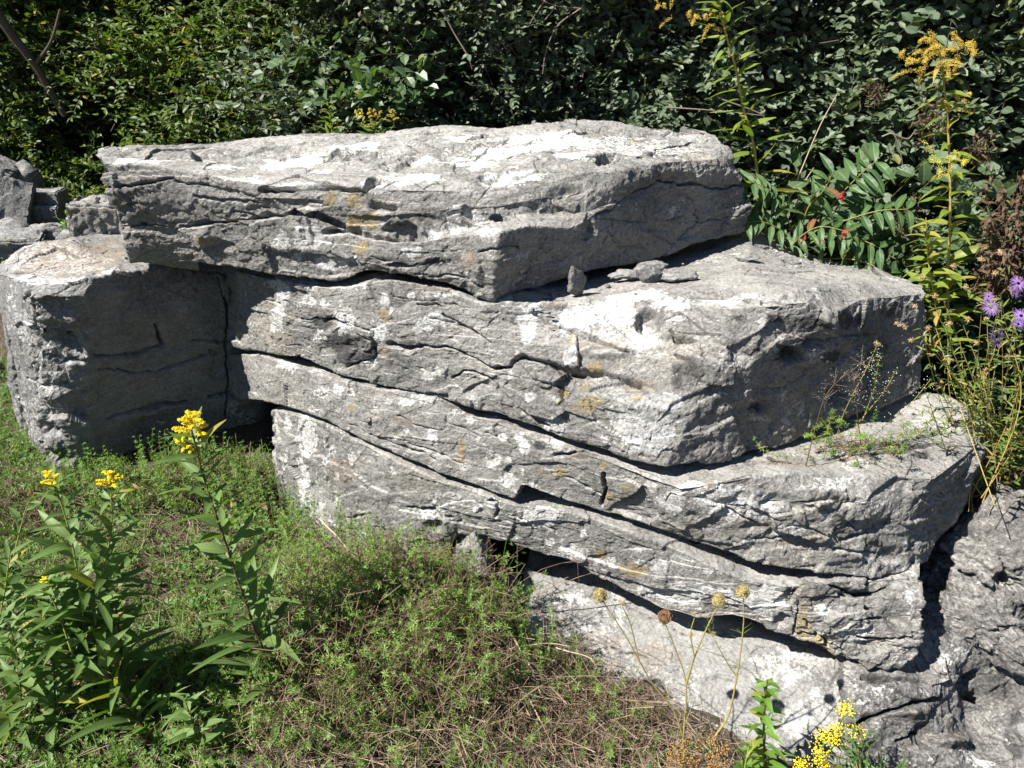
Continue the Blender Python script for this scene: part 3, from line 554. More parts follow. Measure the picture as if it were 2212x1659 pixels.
loft("limestone_boulder", "wide dark craggy ledge filling the bottom right corner", ROCK_DARK, [k0, k1, k2, k3, k5], seed=9, start=(.03, .1, 0), end=(.03, .1, 0), group="limestone blocks of the rock stack", rough=2.0, amp=1.6, strata=1.2,
     dents=[(2120,1490,50,40,.05,10,.5),(2170,1510,60,34,.05,0,.5),(2000,1590,36,30,.025,0,.4),(1900,1480,40,16,.015),(1960,1540,50,18,-.02),(1870,1560,40,24,.012),(2060,1600,60,20,-.03),(2150,1620,40,30,.03,0,.4),(2180,1560,40,14,-.03)],
     cracks=[([(1860,1470),(1930,1480),(1985,1470)],4,.02),([(1840,1570),(1900,1545),(1960,1520),(2040,1510)],5,.025),([(1940,1600),(1990,1580),(2010,1620)],4,.02)],
     stains=[(0, [(2060,1420,40,16,.7),(1900,1520,60,30,.4),(2110,1640,60,30,.6),(1980,1640,40,30,.3)]), (2, [(1990,1580,40,30,.5),(2190,1600,30,40,.7)]), (1, [(2060,1600,30,30,.35)])])
LR = "limestone blocks of the rock stack"
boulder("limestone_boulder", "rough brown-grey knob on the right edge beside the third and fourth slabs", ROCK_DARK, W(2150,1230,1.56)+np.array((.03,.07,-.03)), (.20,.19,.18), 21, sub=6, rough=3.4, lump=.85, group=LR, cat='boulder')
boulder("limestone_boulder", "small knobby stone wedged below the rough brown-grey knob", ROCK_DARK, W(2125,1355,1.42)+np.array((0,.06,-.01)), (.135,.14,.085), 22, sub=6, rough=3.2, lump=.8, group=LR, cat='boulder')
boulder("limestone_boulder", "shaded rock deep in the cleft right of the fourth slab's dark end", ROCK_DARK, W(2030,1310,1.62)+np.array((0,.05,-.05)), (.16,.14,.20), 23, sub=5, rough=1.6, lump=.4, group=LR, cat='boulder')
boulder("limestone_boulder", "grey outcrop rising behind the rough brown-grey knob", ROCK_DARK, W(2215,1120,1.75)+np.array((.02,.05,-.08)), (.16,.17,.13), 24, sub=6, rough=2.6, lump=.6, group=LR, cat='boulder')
boulder("limestone_stub", "ragged whitish stub of rock under the fourth slab, beside the dark hollow", ROCK_PALE, W(1035,1235,1.51)+np.array((-.005,.035,-.005)), (.058,.075,.10), 26, sub=6, rough=2.2, lump=.5, group="limestone blocks of the rock stack", cat='rock')
boulder("limestone_stub", "grey broken stone in the hollow left of the pale slab", ROCK, W(1085,1330,1.56)+np.array((0,.03,-.01)), (.09,.10,.13), 27, sub=5, rough=1.5, group="limestone blocks of the rock stack", cat='rock')
boulder("limestone_stub", "flat grey stone half buried in front of the pale slab", ROCK, W(1560,1640,1.17)+np.array((0,.05,-.05)), (.13,.10,.05), 28, sub=5, rough=.7, cat='rock')

# --- loose stones on the ledge of the second block
def shard(name, label, c, r, seed, mat=ROCK, tilt=(0, 0, 0), cuts=10, sub=4, group=None, cat='stone'):
    P, F = boulder_mesh((0, 0, 0), r, seed, sub=sub, cuts=16, lump=.55, rough=1.6)
    from mathutils import Euler
    M = np.array(Euler(tilt).to_matrix()); P = P@M.T; P[:, 2] -= P[:, 2].min(); P = P+np.array(c); mb = MB(); mb.add(P, F)
    return tag(mb.build(name, mat, None, False if sub < 4 else True, c, "stain"), label, cat, group)
GS = "loose stones lying on the rock stack"
def on2(u, v, d, dz=-.004): p = W(u, v, d); p[2] += dz; return p
shard("stone_shard", "thin pointed shard standing upright in front of the capstone's shaded end", on2(1241,640,1.755), (.029,.016,.047), 31, tilt=(.05,-.3,.5), group=GS)
shard("loose_stone", "triangular grey stone leaning beside the standing shard's right", on2(1400,609,1.86), (.036,.020,.024), 32, mat=ROCK_PALE, tilt=(.5,.25,.4), group=GS)
shard("loose_stone", "bluish rounded stone in the capstone's shadow behind the leaning triangle", on2(1408,583,1.93), (.046,.026,.015), 33, mat=ROCK_TAN, group=GS)
shard("loose_stone", "small flat chip between standing shard and triangular stone", on2(1350,598,1.88), (.040,.022,.008), 34, mat=ROCK_PALE, group=GS)
shard("loose_stone", "long low stone right of the triangular stone", on2(1456,605,1.87), (.060,.03,.013), 35, mat=ROCK_PALE, group=GS)
shard("loose_stone", "white flat chip by itself at the shadow edge on the right ledge", on2(1614,564,2.07), (.036,.02,.012), 36, mat=ROCK_PALE, group=GS)
shard("loose_stone", "thin pale flake near the front of the right ledge", on2(1620,607,1.86), (.034,.02,.007), 37, mat=ROCK_PALE, group=GS)
shard("loose_stone", "tiny crumb below the small flat chip", on2(1312,617,1.83), (.009,.007,.006), 38, sub=3, group=GS)
crng = np.random.default_rng(5); mb = MB()
for k in range(330):
    t = crng.uniform(0, 1); u, v = (crng.normal(1690, 34), crng.normal(580, 9)) if k < 80 else (1150+t*480+crng.normal(0, 10), 655-t*110+crng.normal(0, 9)+8)
    p = W(u, v, .648 if k < 80 else .672-.02*t); p[2] += crng.uniform(0, .004)
    P, F = boulder_mesh(p, tuple(crng.uniform(.002, .011, 3)*np.array((1, .8, .45))*(1 if k < 80 else .8)), 300+k, sub=3, cuts=6); mb.add(P, F)
tag(mb.build("stone_crumbs", ROCK_PALE, None, False, W(1690,580,1.98), "stain"), "scatter of pale stone crumbs along the foot of the capstone on the right ledge", "crumbs", None, "stuff")

# --- rubble behind the left rock
CONC = rock_mat("rough_concrete", lo=(.18, .18, .178), hi=(.34, .34, .33), seed=11.0, autowhite=.25, pore=.9, warm=(.33, .32, .30))
def block(name, label, c, dims, rot, seed, mat=CONC, chan=False, group="broken blocks behind the left boulder", cat='block', rough=.6):
    import bmesh
    from mathutils import Euler
    bm = bmesh.new(); bmesh.ops.create_cube(bm, size=1.0)
    for v in bm.verts: v.co = Vector((v.co.x*dims[0], v.co.y*dims[1], v.co.z*dims[2]))
    bmesh.ops.bevel(bm, geom=bm.edges[:], offset=min(dims)*.07, segments=2, affect='EDGES')
    if chan:                                                              # a round notch moulded along the underside
        pass
    bmesh.ops.triangulate(bm, faces=bm.faces[:])
    for _ in range(6):
        L = max(dims)*.045; ed = [e for e in bm.edges if e.calc_length() > L]
        if not ed: break
        bmesh.ops.subdivide_edges(bm, edges=ed, cuts=1); bmesh.ops.triangulate(bm, faces=[f for f in bm.faces if len(f.verts) > 3])
    bm.normal_update(); bm.verts.ensure_lookup_table()
    V = np.array([v.co[:] for v in bm.verts]); N = np.array([v.normal[:] for v in bm.verts]); F = np.array([[v.index for v in f.verts] for f in bm.faces]); bm.free()
    if chan:
        q = np.hypot(V[:, 0]/(.28*dims[0]), (V[:, 2]+.5*dims[2])/(.42*dims[2])); m = q < 1.25
        V[m, 2] = np.where(q[m] < 1, -.5*dims[2]+.42*dims[2]*np.sqrt(np.maximum(1-(V[m, 0]/(.28*dims[0]))**2, 0)), V[m, 2])
    k = fbm(V+seed, 9, 3, seed)*.010+fbm(V+seed, 45, 3, seed+2)*.006+.007*facets(V, 16, seed)
    V = V+N*(k*rough)[:, None]; V = V@np.array(Euler(rot).to_matrix()).T+np.array(c)
    mb = MB(); mb.add(V, F)
    return tag(mb.build(name, mat, None, True, (c[0], c[1], V[:, 2].min()), "stain"), label, cat, group)
block("concrete_block", "wide concrete slab leaning in shadow at the left edge", W(36,446,2.8), (.10,.07,.18), (-.5,.3,.35), 41)
block("concrete_block", "upper of two small concrete bricks stacked under the shrub", W(105,428,2.9), (.115,.09,.06), (.05,-.05,.05), 42)
block("concrete_block", "lower of two small concrete bricks stacked under the shrub", W(103,458,2.87), (.105,.09,.06), (.03,.04,.15), 43)
block("concrete_block", "dark concrete kerb block with a rounded notch beneath, lowest at the left edge", W(36,532,2.58), (.19,.15,.085), (.06,.03,.35), 44, chan=True, rough=.9)
block("concrete_block", "pale round-edged block topmost at the left edge", W(-6,378,3.0), (.13,.13,.12), (.1,.6,.2), 45)
boulder("rubble_stone", "rough grey lump between the concrete slab and the kerb block", CONC, W(100,500,2.68)+np.array((0,0,-.03)), (.075,.07,.06), 46, group="broken blocks behind the left boulder")
boulder("rubble_stone", "small dark stone touching the tan top of the left boulder", CONC, W(158,508,2.6)+np.array((0,0,-.02)), (.055,.05,.045), 47, sub=4, group="broken blocks behind the left boulder")
block("rubble_stone", "jagged grey stone leaning against the capstone's left end", W(216,474,2.45), (.155,.12,.125), (.08,.10,.2), 48, mat=ROCK, cat="rock", rough=1.3)
boulder("rubble_stone", "shaded striped stone behind the topmost round-edged block", CONC, W(62,400,3.05), (.07,.06,.09), 49, sub=4, group="broken blocks behind the left boulder")
boulder("rubble_stone", "grey lump at the foot of the leaning concrete slab", CONC, W(30,486,2.68)+np.array((0,0,-.02)), (.08,.07,.05), 50, sub=4, group="broken blocks behind the left boulder")
boulder("rubble_stone", "white stone on the grass at the left edge of the photo", ROCK_PALE, W(8,1025,1.95), (.075,.06,.06), 51, sub=5, rough=.5)
boulder("rubble_stone", "pale chip on the tan top of the left boulder below the jagged stone", ROCK_TAN, W(247,540,2.22)+np.array((0,.01,-.01)), (.05,.03,.022), 52, sub=4, boxy=.5)
# ---------------------------------------------------------------- ground and ground cover
def gz(x, y):
    x = np.asarray(x, np.float64); y = np.asarray(y, np.float64)
    xc, yc = np.clip(x, -2.5, 2.2), np.clip(y, 0, 4.5)
    P = np.stack((x, y, np.zeros_like(x)), -1).reshape(-1, 3)
    z = -.194-.138*xc+.082*yc+.16*sstep(2.3, 3.1, yc)*sstep(-.2, -1.2, xc)
    z = z+.055*np.exp(-((x+.22)/.22)**2-((y-1.50)/.16)**2)+.20*np.exp(-((x+1.80)/.42)**2-((y-2.85)/.38)**2)+.04*np.exp(-((x+.85)/.2)**2-((y-1.85)/.12)**2)-.05*np.exp(-((x+.60)/.09)**2-((y-1.80)/.14)**2)
    return z+(.022*fbm(P, 3.1, 3, 5)+.010*fbm(P, 13, 3, 8)).reshape(x.shape)
def G(u, v):
    """ground point seen at a photo pixel"""
    xc, yc = (u-1106)/1659.0, (829.5-v)/1659.0
    d = np.array((xc, yc*SP+CP, yc*CP-SP)); t = .5
    for k in range(60):
        p = np.array((0, 0, CAM_H))+t*d; e = p[2]-float(gz(np.array([p[0]]), np.array([p[1]]))[0]); t += e*.6/max(.3, -d[2])
    return np.array((0, 0, CAM_H))+t*d
def GV(u, v):
    xc, yc = (u-1106)/1659.0, (829.5-v)/1659.0
    d = np.stack((xc, yc*SP+CP, yc*CP-SP), 1); t = np.full(len(u), .5)
    for k in range(40):
        p = np.array((0, 0, CAM_H))+t[:, None]*d; t = t+(p[:, 2]-gz(p[:, 0], p[:, 1]))*.6/np.maximum(.3, -d[:, 2])
    return np.array((0, 0, CAM_H))+t[:, None]*d
ax = np.unique(np.concatenate([-np.geomspace(2.6, 200, 24), np.arange(-2.6, 2.6, .025), np.geomspace(2.6, 200, 24)]))
ay = np.unique(np.concatenate([-np.geomspace(.3, 200, 24), np.arange(-.3, 5, .025), np.geomspace(5, 300, 24)]))
GX, GY = np.meshgrid(ax, ay); I = np.arange(GX.size).reshape(GX.shape)
mb = MB(); mb.add(np.stack((GX, GY, gz(GX, GY)), -1).reshape(-1, 3), np.stack((I[:-1, :-1], I[:-1, 1:], I[1:, 1:], I[1:, :-1]), -1).reshape(-1, 4))
N = NT("brown_soil"); tc = N.n('TexCoord'); v = tc.outputs['Object']
c = N.ramp(N.noise(v, 9, 6, .7), .3, .75, (.045, .032, .022, 1), (.17, .13, .09, 1)); c = N.mix(N.maprange(N.noise(v, 120, 4, .7), .45, .7), c, (.22, .175, .125, 1))
N.l(c, N.b.inputs['Base Color']); N.b.inputs['Roughness'].default_value = .95; N.l(N.bump(N.noise(v, 70, 6, .8), 1, .02), N.b.inputs['Normal'])
tag(mb.build("ground", N.m), kind="structure")

STRAW = plain_mat("dry_straw", (.065, .044, .031), (.36, .275, .195), .75, .25)
STRAWL = plain_mat("pale_dry_stalk", (.20, .15, .10), (.46, .38, .28), .7, .3)
TWIG = plain_mat("grey_twig", (.07, .055, .045), (.22, .18, .15), .8, .2)
BED = leaf_mat("bedstraw_leaf", (.10, .20, .028), (.20, .33, .055), (.26, .34, .14), (.26, .20, .07), .03, .45, .4, .35, .1)
GRASS = leaf_mat("grass_blade", (.09, .17, .03), (.19, .27, .07), None, (.33, .26, .12), .12, .45, .4, .3, .2)

def rock_line(x):  # front foot of the stack, seen from above
    return np.interp(x, [-1.3, -1.02, -.85, -.64, -.5, -.3, 0, .2, .5, .75], [1.85, 1.84, 1.95, 1.92, 1.68, 1.56, 1.42, 1.30, 1.12, 1.0])
rng = np.random.default_rng(11)
def field(n, dens):
    x = rng.uniform(-1.9, 1.0, n); y = rng.uniform(.72, 2.3, n)
    P = np.stack((x, y, np.zeros(n)), 1); k = (y < rock_line(x)+.02) | ((x < -1.16) & (y > 1.8))
    k &= rng.uniform(0, 1, n) < dens(P); return P[k]
def patch(P, c, r): return np.exp(-((P[:, 0]-c[0])/r[0])**2-((P[:, 1]-c[1])/r[1])**2)
B1c, B2c = G(400, 1150), G(60, 1500)
B0c = G(615, 1110)
def d_straw(P): return .30+.7*sstep(-.62, -.40, P[:, 0])+.6*patch(P, B1c, (.16, .12))+.4*patch(P, B2c, (.12, .12))
def add_straw(mb, n, dens, zr, L, Wd, flat, tint):
    P = field(n, dens); k = len(P); P[:, 2] = gz(P[:, 0], P[:, 1])+rng.uniform(0, 1, k)**1.6*zr*(.35+.65*sstep(-.65, -.35, P[:, 0])*sstep(.75, .2, P[:, 0]))
    a = rng.normal(2.3, .9, k); e = rng.normal(0, flat, k)
    d = np.stack((np.cos(a)*np.cos(e), np.sin(a)*np.cos(e), np.sin(e)), 1); l = rng.uniform(*L, k)
    leaves(mb, P-d*l[:, None]*.5, d, rng.normal(size=(k, 3))+np.array((0, -.4, 1)), l, rng.uniform(*Wd, k), rng.normal(0, .12, k), rng, 'straw', 3, .4, rng.beta(*tint, k))
mb = MB(); add_straw(mb, 56000, d_straw, .13, (.02, .085), (.0007, .0019), .35, (1.5, 2.0)); add_straw(mb, 5000, d_straw, .085, (.05, .16), (.0012, .0030), .25, (3, 1.5))
# crumpled dead leaf litter
P = field(9000, d_straw); P[:, 2] = gz(P[:, 0], P[:, 1])+rng.uniform(0, .012, len(P)); k = len(P)
leaves(mb, P, rng.normal(size=(k, 3))*np.array((1, 1, .35)), rng.normal(size=(k, 3))+np.array((0, 0, 1)), rng.uniform(.006, .02, k), rng.uniform(.003, .010, k), rng.normal(.3, .5, k), rng, 'oval', 3, .5, rng.beta(1.2, 3, k))
tag(mb.build("dead_thatch", STRAW, None, False), "matted brown dead stems and litter over the soil before the rocks", "dead thatch", None, "stuff")

def whorls(mb, C, axis, nleaf, L, Wd, up, tint):
    """rings of narrow leaves around stem points"""
    N = len(C); axis = unit(axis); ref = np.where(np.abs(axis[:, 2:3]) > .9, np.array([[1., 0, 0]]), np.array([[0., 0, 1]]))
    a = unit(np.cross(axis, ref)); b = np.cross(axis, a); th0 = rng.uniform(0, 6.28, N)
    for j in range(nleaf):
        th = (th0+j*2*np.pi/nleaf+rng.normal(0, .12, N))[:, None]
        r = np.cos(th)*a+np.sin(th)*b; d = r+axis*(up+rng.normal(0, .2, (N, 1)))
        leaves(mb, C, d, axis+r*.1, L*rng.uniform(.75, 1.2, N), Wd*rng.uniform(.8, 1.2, N), rng.normal(.15, .15, N), rng, 'lance', 2, .25, tint)
def bedstraw(ml, ms, P, h, nw, L0, lean=.35):
    """weak upright stems, each carrying nw whorls that shrink to the tip"""
    N = len(P); a = rng.uniform(0, 6.28, N); ln = rng.normal(0, lean, (N, 2))
    ax = unit(np.stack((ln[:, 0], ln[:, 1]-.05, np.ones(N)), 1)); t0 = np.clip(rng.beta(2, 2, N), 0, 1)
    for w in range(nw):
        f = .25+.75*(w+1)/nw; bend = np.stack((ln[:, 1], -ln[:, 0], np.zeros(N)), 1)*(.25*f*f)
        C = P+(ax+bend)*(h*f)[:, None]
        whorls(ml, C, ax+bend, 6, L0*(1.05-.6*f*f), L0*.27*(1.1-.5*f), .25+.45*f, np.clip(t0*.7+.3*f, 0, 1))
    V = np.stack([P, P+ax*(h*.5)[:, None], P+ax*h[:, None]], 1); s = np.array((.0006, 0, 0)); s2 = np.array((0, .0006, .0))
    Q = np.concatenate([V-s, V+s], 1)[:, [0, 3, 1, 4, 2, 5]]
    ms.add(Q.reshape(-1, 3), (np.array([(0, 1, 3, 2), (2, 3, 5, 4)])[None]+(np.arange(N)*6)[:, None, None]).reshape(-1, 4), (.5, 0, 0, 0))
def d_green(P):
    n = fbm(P, 5.5, 3, 3); left = sstep(-.36, -.62, P[:, 0])
    g = (.14+.86*left)*sstep(-.28, .06, n+.5*left)+.05
    return np.clip(g*(1-.95*patch(P, B0c, (.10, .13)))*(1-.95*patch(P, B1c, (.13, .10)))*(1-.9*patch(P, B2c, (.12, .10)))*(1-.8*sstep(.3, .55, P[:, 0])), 0, 1)
ml, ms = MB(), MB()
P = field(36000, d_green); P[:, 2] = gz(P[:, 0], P[:, 1])-.004
for part in range(3):
    Q = P[part::3]; bedstraw(ml, ms, Q, (.018+.075*rng.uniform(0, 1, len(Q))**2), 2, .0080+.0034*part, .6)
# taller shoots on the mound
def shoots(n, c, sx, sy, h0, h1, L0, zadd=0):
    x = rng.normal(c[0], sx, n); y = rng.normal(c[1], sy, n); k = y < rock_line(x)+.03; x, y = x[k], y[k]
    Q = np.stack((x, y, gz(x, y)+zadd), 1); bedstraw(ml, ms, Q, rng.uniform(h0, h1, len(Q)), 6, L0, .22)
shoots(170, G(860, 1360), .20, .08, .12, .25, .0145); shoots(70, G(780, 1230), .10, .05, .10, .20, .013); shoots(80, G(960, 1330), .09, .05, .10, .19, .013)
shoots(70, G(900, 1480), .16, .08, .05, .12, .0125); shoots(40, G(1180, 1480), .12, .06, .04, .09, .0125); shoots(90, G(760, 1560), .16, .06, .05, .11, .013)
shoots(150, G(330, 1060), .16, .06, .06, .15, .012); shoots(40, G(590, 1150), .06, .05, .08, .18, .012); shoots(18, G(1090, 1400), .04, .03, .03, .07, .012); shoots(26, G(1060, 1620), .10, .04, .04, .09, .013)
# tangled clump of fine brown stems with green tips, at the foot of the stack
tw = MB()
def tangle(n, u0, u1, v0, v1, h0, h1, green):
    for b in GV(rng.uniform(u0, u1, n), rng.uniform(v0, v1, n)):
        if b[1] > rock_line(b[0])+.04: continue
        h = rng.uniform(h0, h1); a = rng.normal(-1.57, 1.3); ln = abs(rng.normal(.45, .3)); e = b+np.array((math.cos(a)*ln*h, math.sin(a)*ln*h*.7, h*(1-.35*ln)))
        Q = smooth_path([b, (b+e)/2+np.array((0, 0, .22*h))+rng.normal(0, .12*h, 3), e], 7); tube(tw, Q, .0011, .0005, 3, (rng.beta(1.3, 2), 0, 0, 0))
        for j in range(3):
            s = Q[rng.integers(2, 6)]; tube(tw, s+np.outer(np.linspace(0, 1, 3), rng.normal(0, .022, 3)+np.array((0, 0, .008))), .0005, .0004, 3, (rng.beta(1.3, 2), 0, 0, 0))
        if rng.uniform() < green:
            C = Q[2:]+rng.normal(0, .001, (5, 3)); ax = unit(np.gradient(Q, axis=0)[2:]); whorls(ml, C, ax, 6, .0115, .0033, .45, np.full(5, rng.uniform(.3, 1)))
tangle(800, 660, 1080, 1290, 1600, .10, .27, .45); tangle(300, 640, 1000, 1240, 1330, .06, .15, .38); tangle(420, 1040, 1420, 1420, 1650, .03, .10, .18); tangle(300, 560, 900, 1450, 1659, .05, .13, .42); tangle(120, 230, 560, 1020, 1110, .05, .12, .4); tangle(120, 0, 140, 1060, 1180, .04, .12, .25)
tag(tw.build("tangled_stems", plain_mat("tangle_stem", (.06, .036, .026), (.31, .21, .145), .8, .2), None, False), "tangle of fine brown dead stems heaped against the foot of the rocks", "dead stems", None, "stuff")
bed_root = tag(ml.build("bedstraw", BED, None, False), "low bright green bedstraw spreading over the ground before the rocks", "ground cover", None, "stuff")
ms.build("stem", BED, bed_root, False)["kind"] = "stuff"
# grass blades and small broad leaves among it
mb = MB(); P = field(9000, lambda P: .15+.7*sstep(-.4, -.8, P[:, 0])); k = len(P); P[:, 2] = gz(P[:, 0], P[:, 1])
d = np.stack((rng.normal(0, .8, k), rng.normal(0, .8, k), np.full(k, 1.0)), 1)
leaves(mb, P, d, rng.normal(size=(k, 3))+np.array((0, -1, .4)), rng.uniform(.02, .075, k), rng.uniform(.0015, .0032, k), rng.uniform(.1, .5, k), rng, 'straw', 4, .4)
tag(mb.build("grass", GRASS, None, False), "thin grass blades mixed through the bedstraw at lower left", "grass", None, "stuff")

# low broad-leaved herbs and curled dead leaves mixed in
mb = MB(); P = field(700, lambda P: .25+.6*sstep(-.35, -.7, P[:, 0])); P[:, 2] = gz(P[:, 0], P[:, 1])+.012
for k in range(7):
    n = len(P); th = rng.uniform(0, 6.28, n); d = np.stack((np.cos(th), np.sin(th), rng.uniform(.1, .7, n)), 1)
    leaves(mb, P+rng.normal(0, .006, (n, 3)), d, np.stack((rng.normal(0, .3, n), rng.normal(-.2, .3, n), np.ones(n)), 1), rng.uniform(.010, .024, n), rng.uniform(.006, .012, n), rng.normal(.2, .2, n), rng, 'round', 3, .25)
tag(mb.build("low_herbs", leaf_mat("low_herb_leaf", (.07, .15, .05), (.14, .25, .09), (.20, .28, .15), (.30, .20, .07), .08, .5, .35, .3, .4), None, False), "low round-leaved herbs scattered through the bedstraw", "herbs", None, "stuff")
mb = MB(); P = field(420, lambda P: .6+0*P[:, 0]); P[:, 2] = gz(P[:, 0], P[:, 1])+rng.uniform(.01, .05, len(P)); n = len(P)
leaves(mb, P, rng.normal(size=(n, 3))*np.array((1, 1, .5)), rng.normal(size=(n, 3))+np.array((0, -.3, .8)), rng.uniform(.018, .042, n), rng.uniform(.007, .016, n), rng.normal(.5, .6, n), rng, 'lance', 5, .6, wave=.12)
tag(mb.build("dead_leaves", plain_mat("curled_dead_leaf", (.12, .07, .035), (.42, .29, .15), .75, .3), None, True), "curled tan dead leaves caught in the ground cover", "dead leaves", None, "stuff")
# bundle of pale dead stalks
def stalk(name, label, pts, r, group=None, mat=STRAWL, r1=None):
    mb = MB(); Q = smooth_path([W(*p) for p in pts], 24); Q = Q+np.stack((vn(Q, 30, 3), vn(Q, 30, 4), vn(Q, 30, 5)), 1)*.0025
    tube(mb, Q, r, r1 or r*.5, 6, (rng.uniform(.3, 1), 0, 0, 0)); return tag(mb.build(name, mat, None, True, Q[0]), label, "dead stalk", group)
bundle = [([(1190,1655,1.14),(1150,1540,1.20),(1090,1420,1.29),(1030,1320,1.40)],.0040),([(1215,1640,1.14),(1180,1530,1.20),(1140,1430,1.27),(1085,1350,1.35),(1000,1280,1.45)],.0034),([(1150,1655,1.15),(1110,1530,1.21),(1065,1440,1.29),(1020,1370,1.37)],.0034),
 ([(1240,1655,1.13),(1190,1560,1.18),(1160,1480,1.23),(1120,1390,1.31)],.0030),([(1165,1600,1.17),(1095,1470,1.26),(1040,1390,1.34),(960,1270,1.49)],.0026),([(1120,1650,1.15),(1100,1560,1.19),(1080,1480,1.24),(1060,1430,1.29)],.0024),
 ([(1100,1400,1.31),(1180,1390,1.30),(1230,1395,1.28)],.0016),([(1200,1400,1.28),(1270,1420,1.26),(1290,1440,1.25)],.0016),([(690,1120,1.60),(745,1180,1.52),(830,1270,1.43),(900,1330,1.37)],.0022)]
for pts, r in bundle: stalk("dead_stalk", "pale dead stalk in the bundle lying before the dark hollow", pts, r, "bundle of pale dead stalks")
for lab, pts, r in [("long straw-coloured stem lying flat behind the middle goldenrod", [(310,1288,1.50),(400,1285,1.50),(520,1290,1.49),(640,1302,1.48)], .0034),
  ("orange-brown dry stem crossing the lower left corner", [(0,1515,1.20),(60,1480,1.22),(115,1450,1.24)], .0026), ("dry brown stem at the left edge above the crossing one", [(0,1478,1.24),(50,1468,1.23),(110,1488,1.21)], .0022),
  ("dry tan stem lying on the grass between the two leafy goldenrods", [(300,1385,1.36),(360,1370,1.37),(430,1345,1.40)], .0020), ("short pale upright stick by the left goldenrods", [(330,1220,1.58),(341,1140,1.64)], .0026)]:
    stalk("dead_stalk", lab, pts, r)
# ---------------------------------------------------------------- flowering plants
STEM_G = plain_mat("green_stem", (.14, .17, .04), (.26, .28, .07), .55, .4)
STEM_B = plain_mat("brown_stem", (.045, .030, .020), (.14, .095, .05), .6, .4)
STEM_Y = plain_mat("yellow_brown_stem", (.24, .17, .05), (.42, .32, .11), .6, .3)
LEAF_GR = leaf_mat("goldenrod_leaf", (.095, .165, .045), (.15, .24, .07), (.19, .27, .09), (.36, .30, .05), .04, .52, .35, .32, .55)
LEAF_GY = leaf_mat("yellowing_goldenrod_leaf", (.13, .20, .03), (.25, .30, .05), (.34, .31, .06), (.42, .30, .09), .14, .45, .4, .35, .4)
YEL = plain_mat("yellow_floret", (.66, .47, .008), (.90, .74, .03), .6, .3)
GOLD = plain_mat("faded_gold_floret", (.36, .24, .03), (.62, .46, .08), .7, .2)
BRN = plain_mat("dry_brown_floret", (.12, .07, .02), (.30, .19, .06), .8, .2)
prng = np.random.default_rng(23)
def stem_leaves(mb, Q, n, L, Wd, f0=.05, f1=.97, up=.55, drp=.35, prof=None, prefer=None, jit=.25):
    """leaves spiralling up a stem; L(f), Wd(f) by height"""
    f = np.linspace(f0, f1, n); i = f*(len(Q)-1); k = np.clip(i.astype(int), 0, len(Q)-2); B = Q[k]+(Q[k+1]-Q[k])*(i-k)[:, None]
    T = unit(Q[np.minimum(k+1, len(Q)-1)]-Q[np.maximum(k-1, 0)]); th = np.arange(n)*2.399+prng.normal(0, jit, n)
    a = unit(np.cross(T, np.array((0, 1., .2)))); b = np.cross(T, a); r = np.cos(th)[:, None]*a+np.sin(th)[:, None]*b
    if prefer is not None: r = unit(r+np.array(prefer))
    d = unit(r+T*(up+prng.normal(0, .18, (n, 1)))); l = L(f)*prng.uniform(.8, 1.15, n)
    leaves(mb, B, d, T+.15*r+prng.normal(0, .25, (n, 3)), l, Wd(f)*prng.uniform(.85, 1.15, n), drp+prng.normal(0, .16, n), prng, prof or 'lance', 7, .38, wave=.05)
def plume(mf, ms, top, size, n, axis=(0, 0, 1), arch=1.0, r=.00105, branch=10, flat=.5):
    """goldenrod head: arching side branches crowded with tiny florets"""
    ax = unit(np.array(axis, float)); a = unit(np.cross(ax, np.array((.2, 1, .1)))); b = np.cross(ax, a)
    for k in range(branch):
        f = k/(branch-1); th = k*2.399+prng.normal(0, .3); out = (np.cos(th)*a+np.sin(th)*b*.8)
        p0 = np.array(top)-ax*size*(1-f)*.95; ln = size*(.80-.55*f)*prng.uniform(.75, 1.2)
        t = np.linspace(0, 1, 9)[:, None]; Q = p0+out*ln*t*arch+ax*ln*(.75*t-.75*flat*t**2)
        tube(ms, Q, .0011, .0004, 4)
        n2 = n*4.5; m = max(6, int(n2/branch)); s = prng.uniform(.12, 1, m)**.8; i = s*8; j = np.clip(i.astype(int), 0, 7)
        P = Q[j]+(Q[j+1]-Q[j])*(i-j)[:, None]; spread = size*.042*(1.15-.6*s)[:, None]
        florets(mf, P+prng.normal(0, 1, (m, 3))*spread+ax*spread*.9, r, prng)
    florets(mf, np.array(top)+prng.normal(0, size*.06, (n//10, 3)), r, prng)
def goldenrod(label, path, nl, Lmax, Wmax, heads, r=.0032, leafm=LEAF_GR, headm=YEL, stemm=None, low_brown=True, f0=.03, f1=.96, up=.5, drp=.4, prefer=None, taper=.55, group=None, name="goldenrod"):
    if leafm is LEAF_GR: Lmax, Wmax, nl, up, drp = Lmax*1.42, Wmax*1.25, int(nl*1.75), .8, .28
    Q = smooth_path([W(*p) for p in path], 60); root = thing(name, label, "goldenrod", Q[0], group)
    m = MB(); tube(m, Q, r, r*.4, 7, (.6, 0, 0, 0)); m.build("stem", stemm or STEM_G, root)
    m = MB(); stem_leaves(m, Q, nl, lambda f: Lmax*(1-taper*f**1.5)*(.75+.25*np.sin(np.pi*np.minimum(1, f*1.5+.2))), lambda f: Wmax*(1-taper*f**1.5), f0, f1, up, drp, prefer=prefer); m.build("foliage", leafm, root)
    for (top, size, n, kw) in heads:
        mf, mst = MB(), MB(); kw = dict(kw); hm = kw.pop('mat', headm); plume(mf, mst, W(*top), size, n, **kw)
        h = mf.build("flower_head", hm, root, False); mst.build("flower_stalk", STEM_G, h)
    return root
GG = "leafy goldenrods in the left foreground"
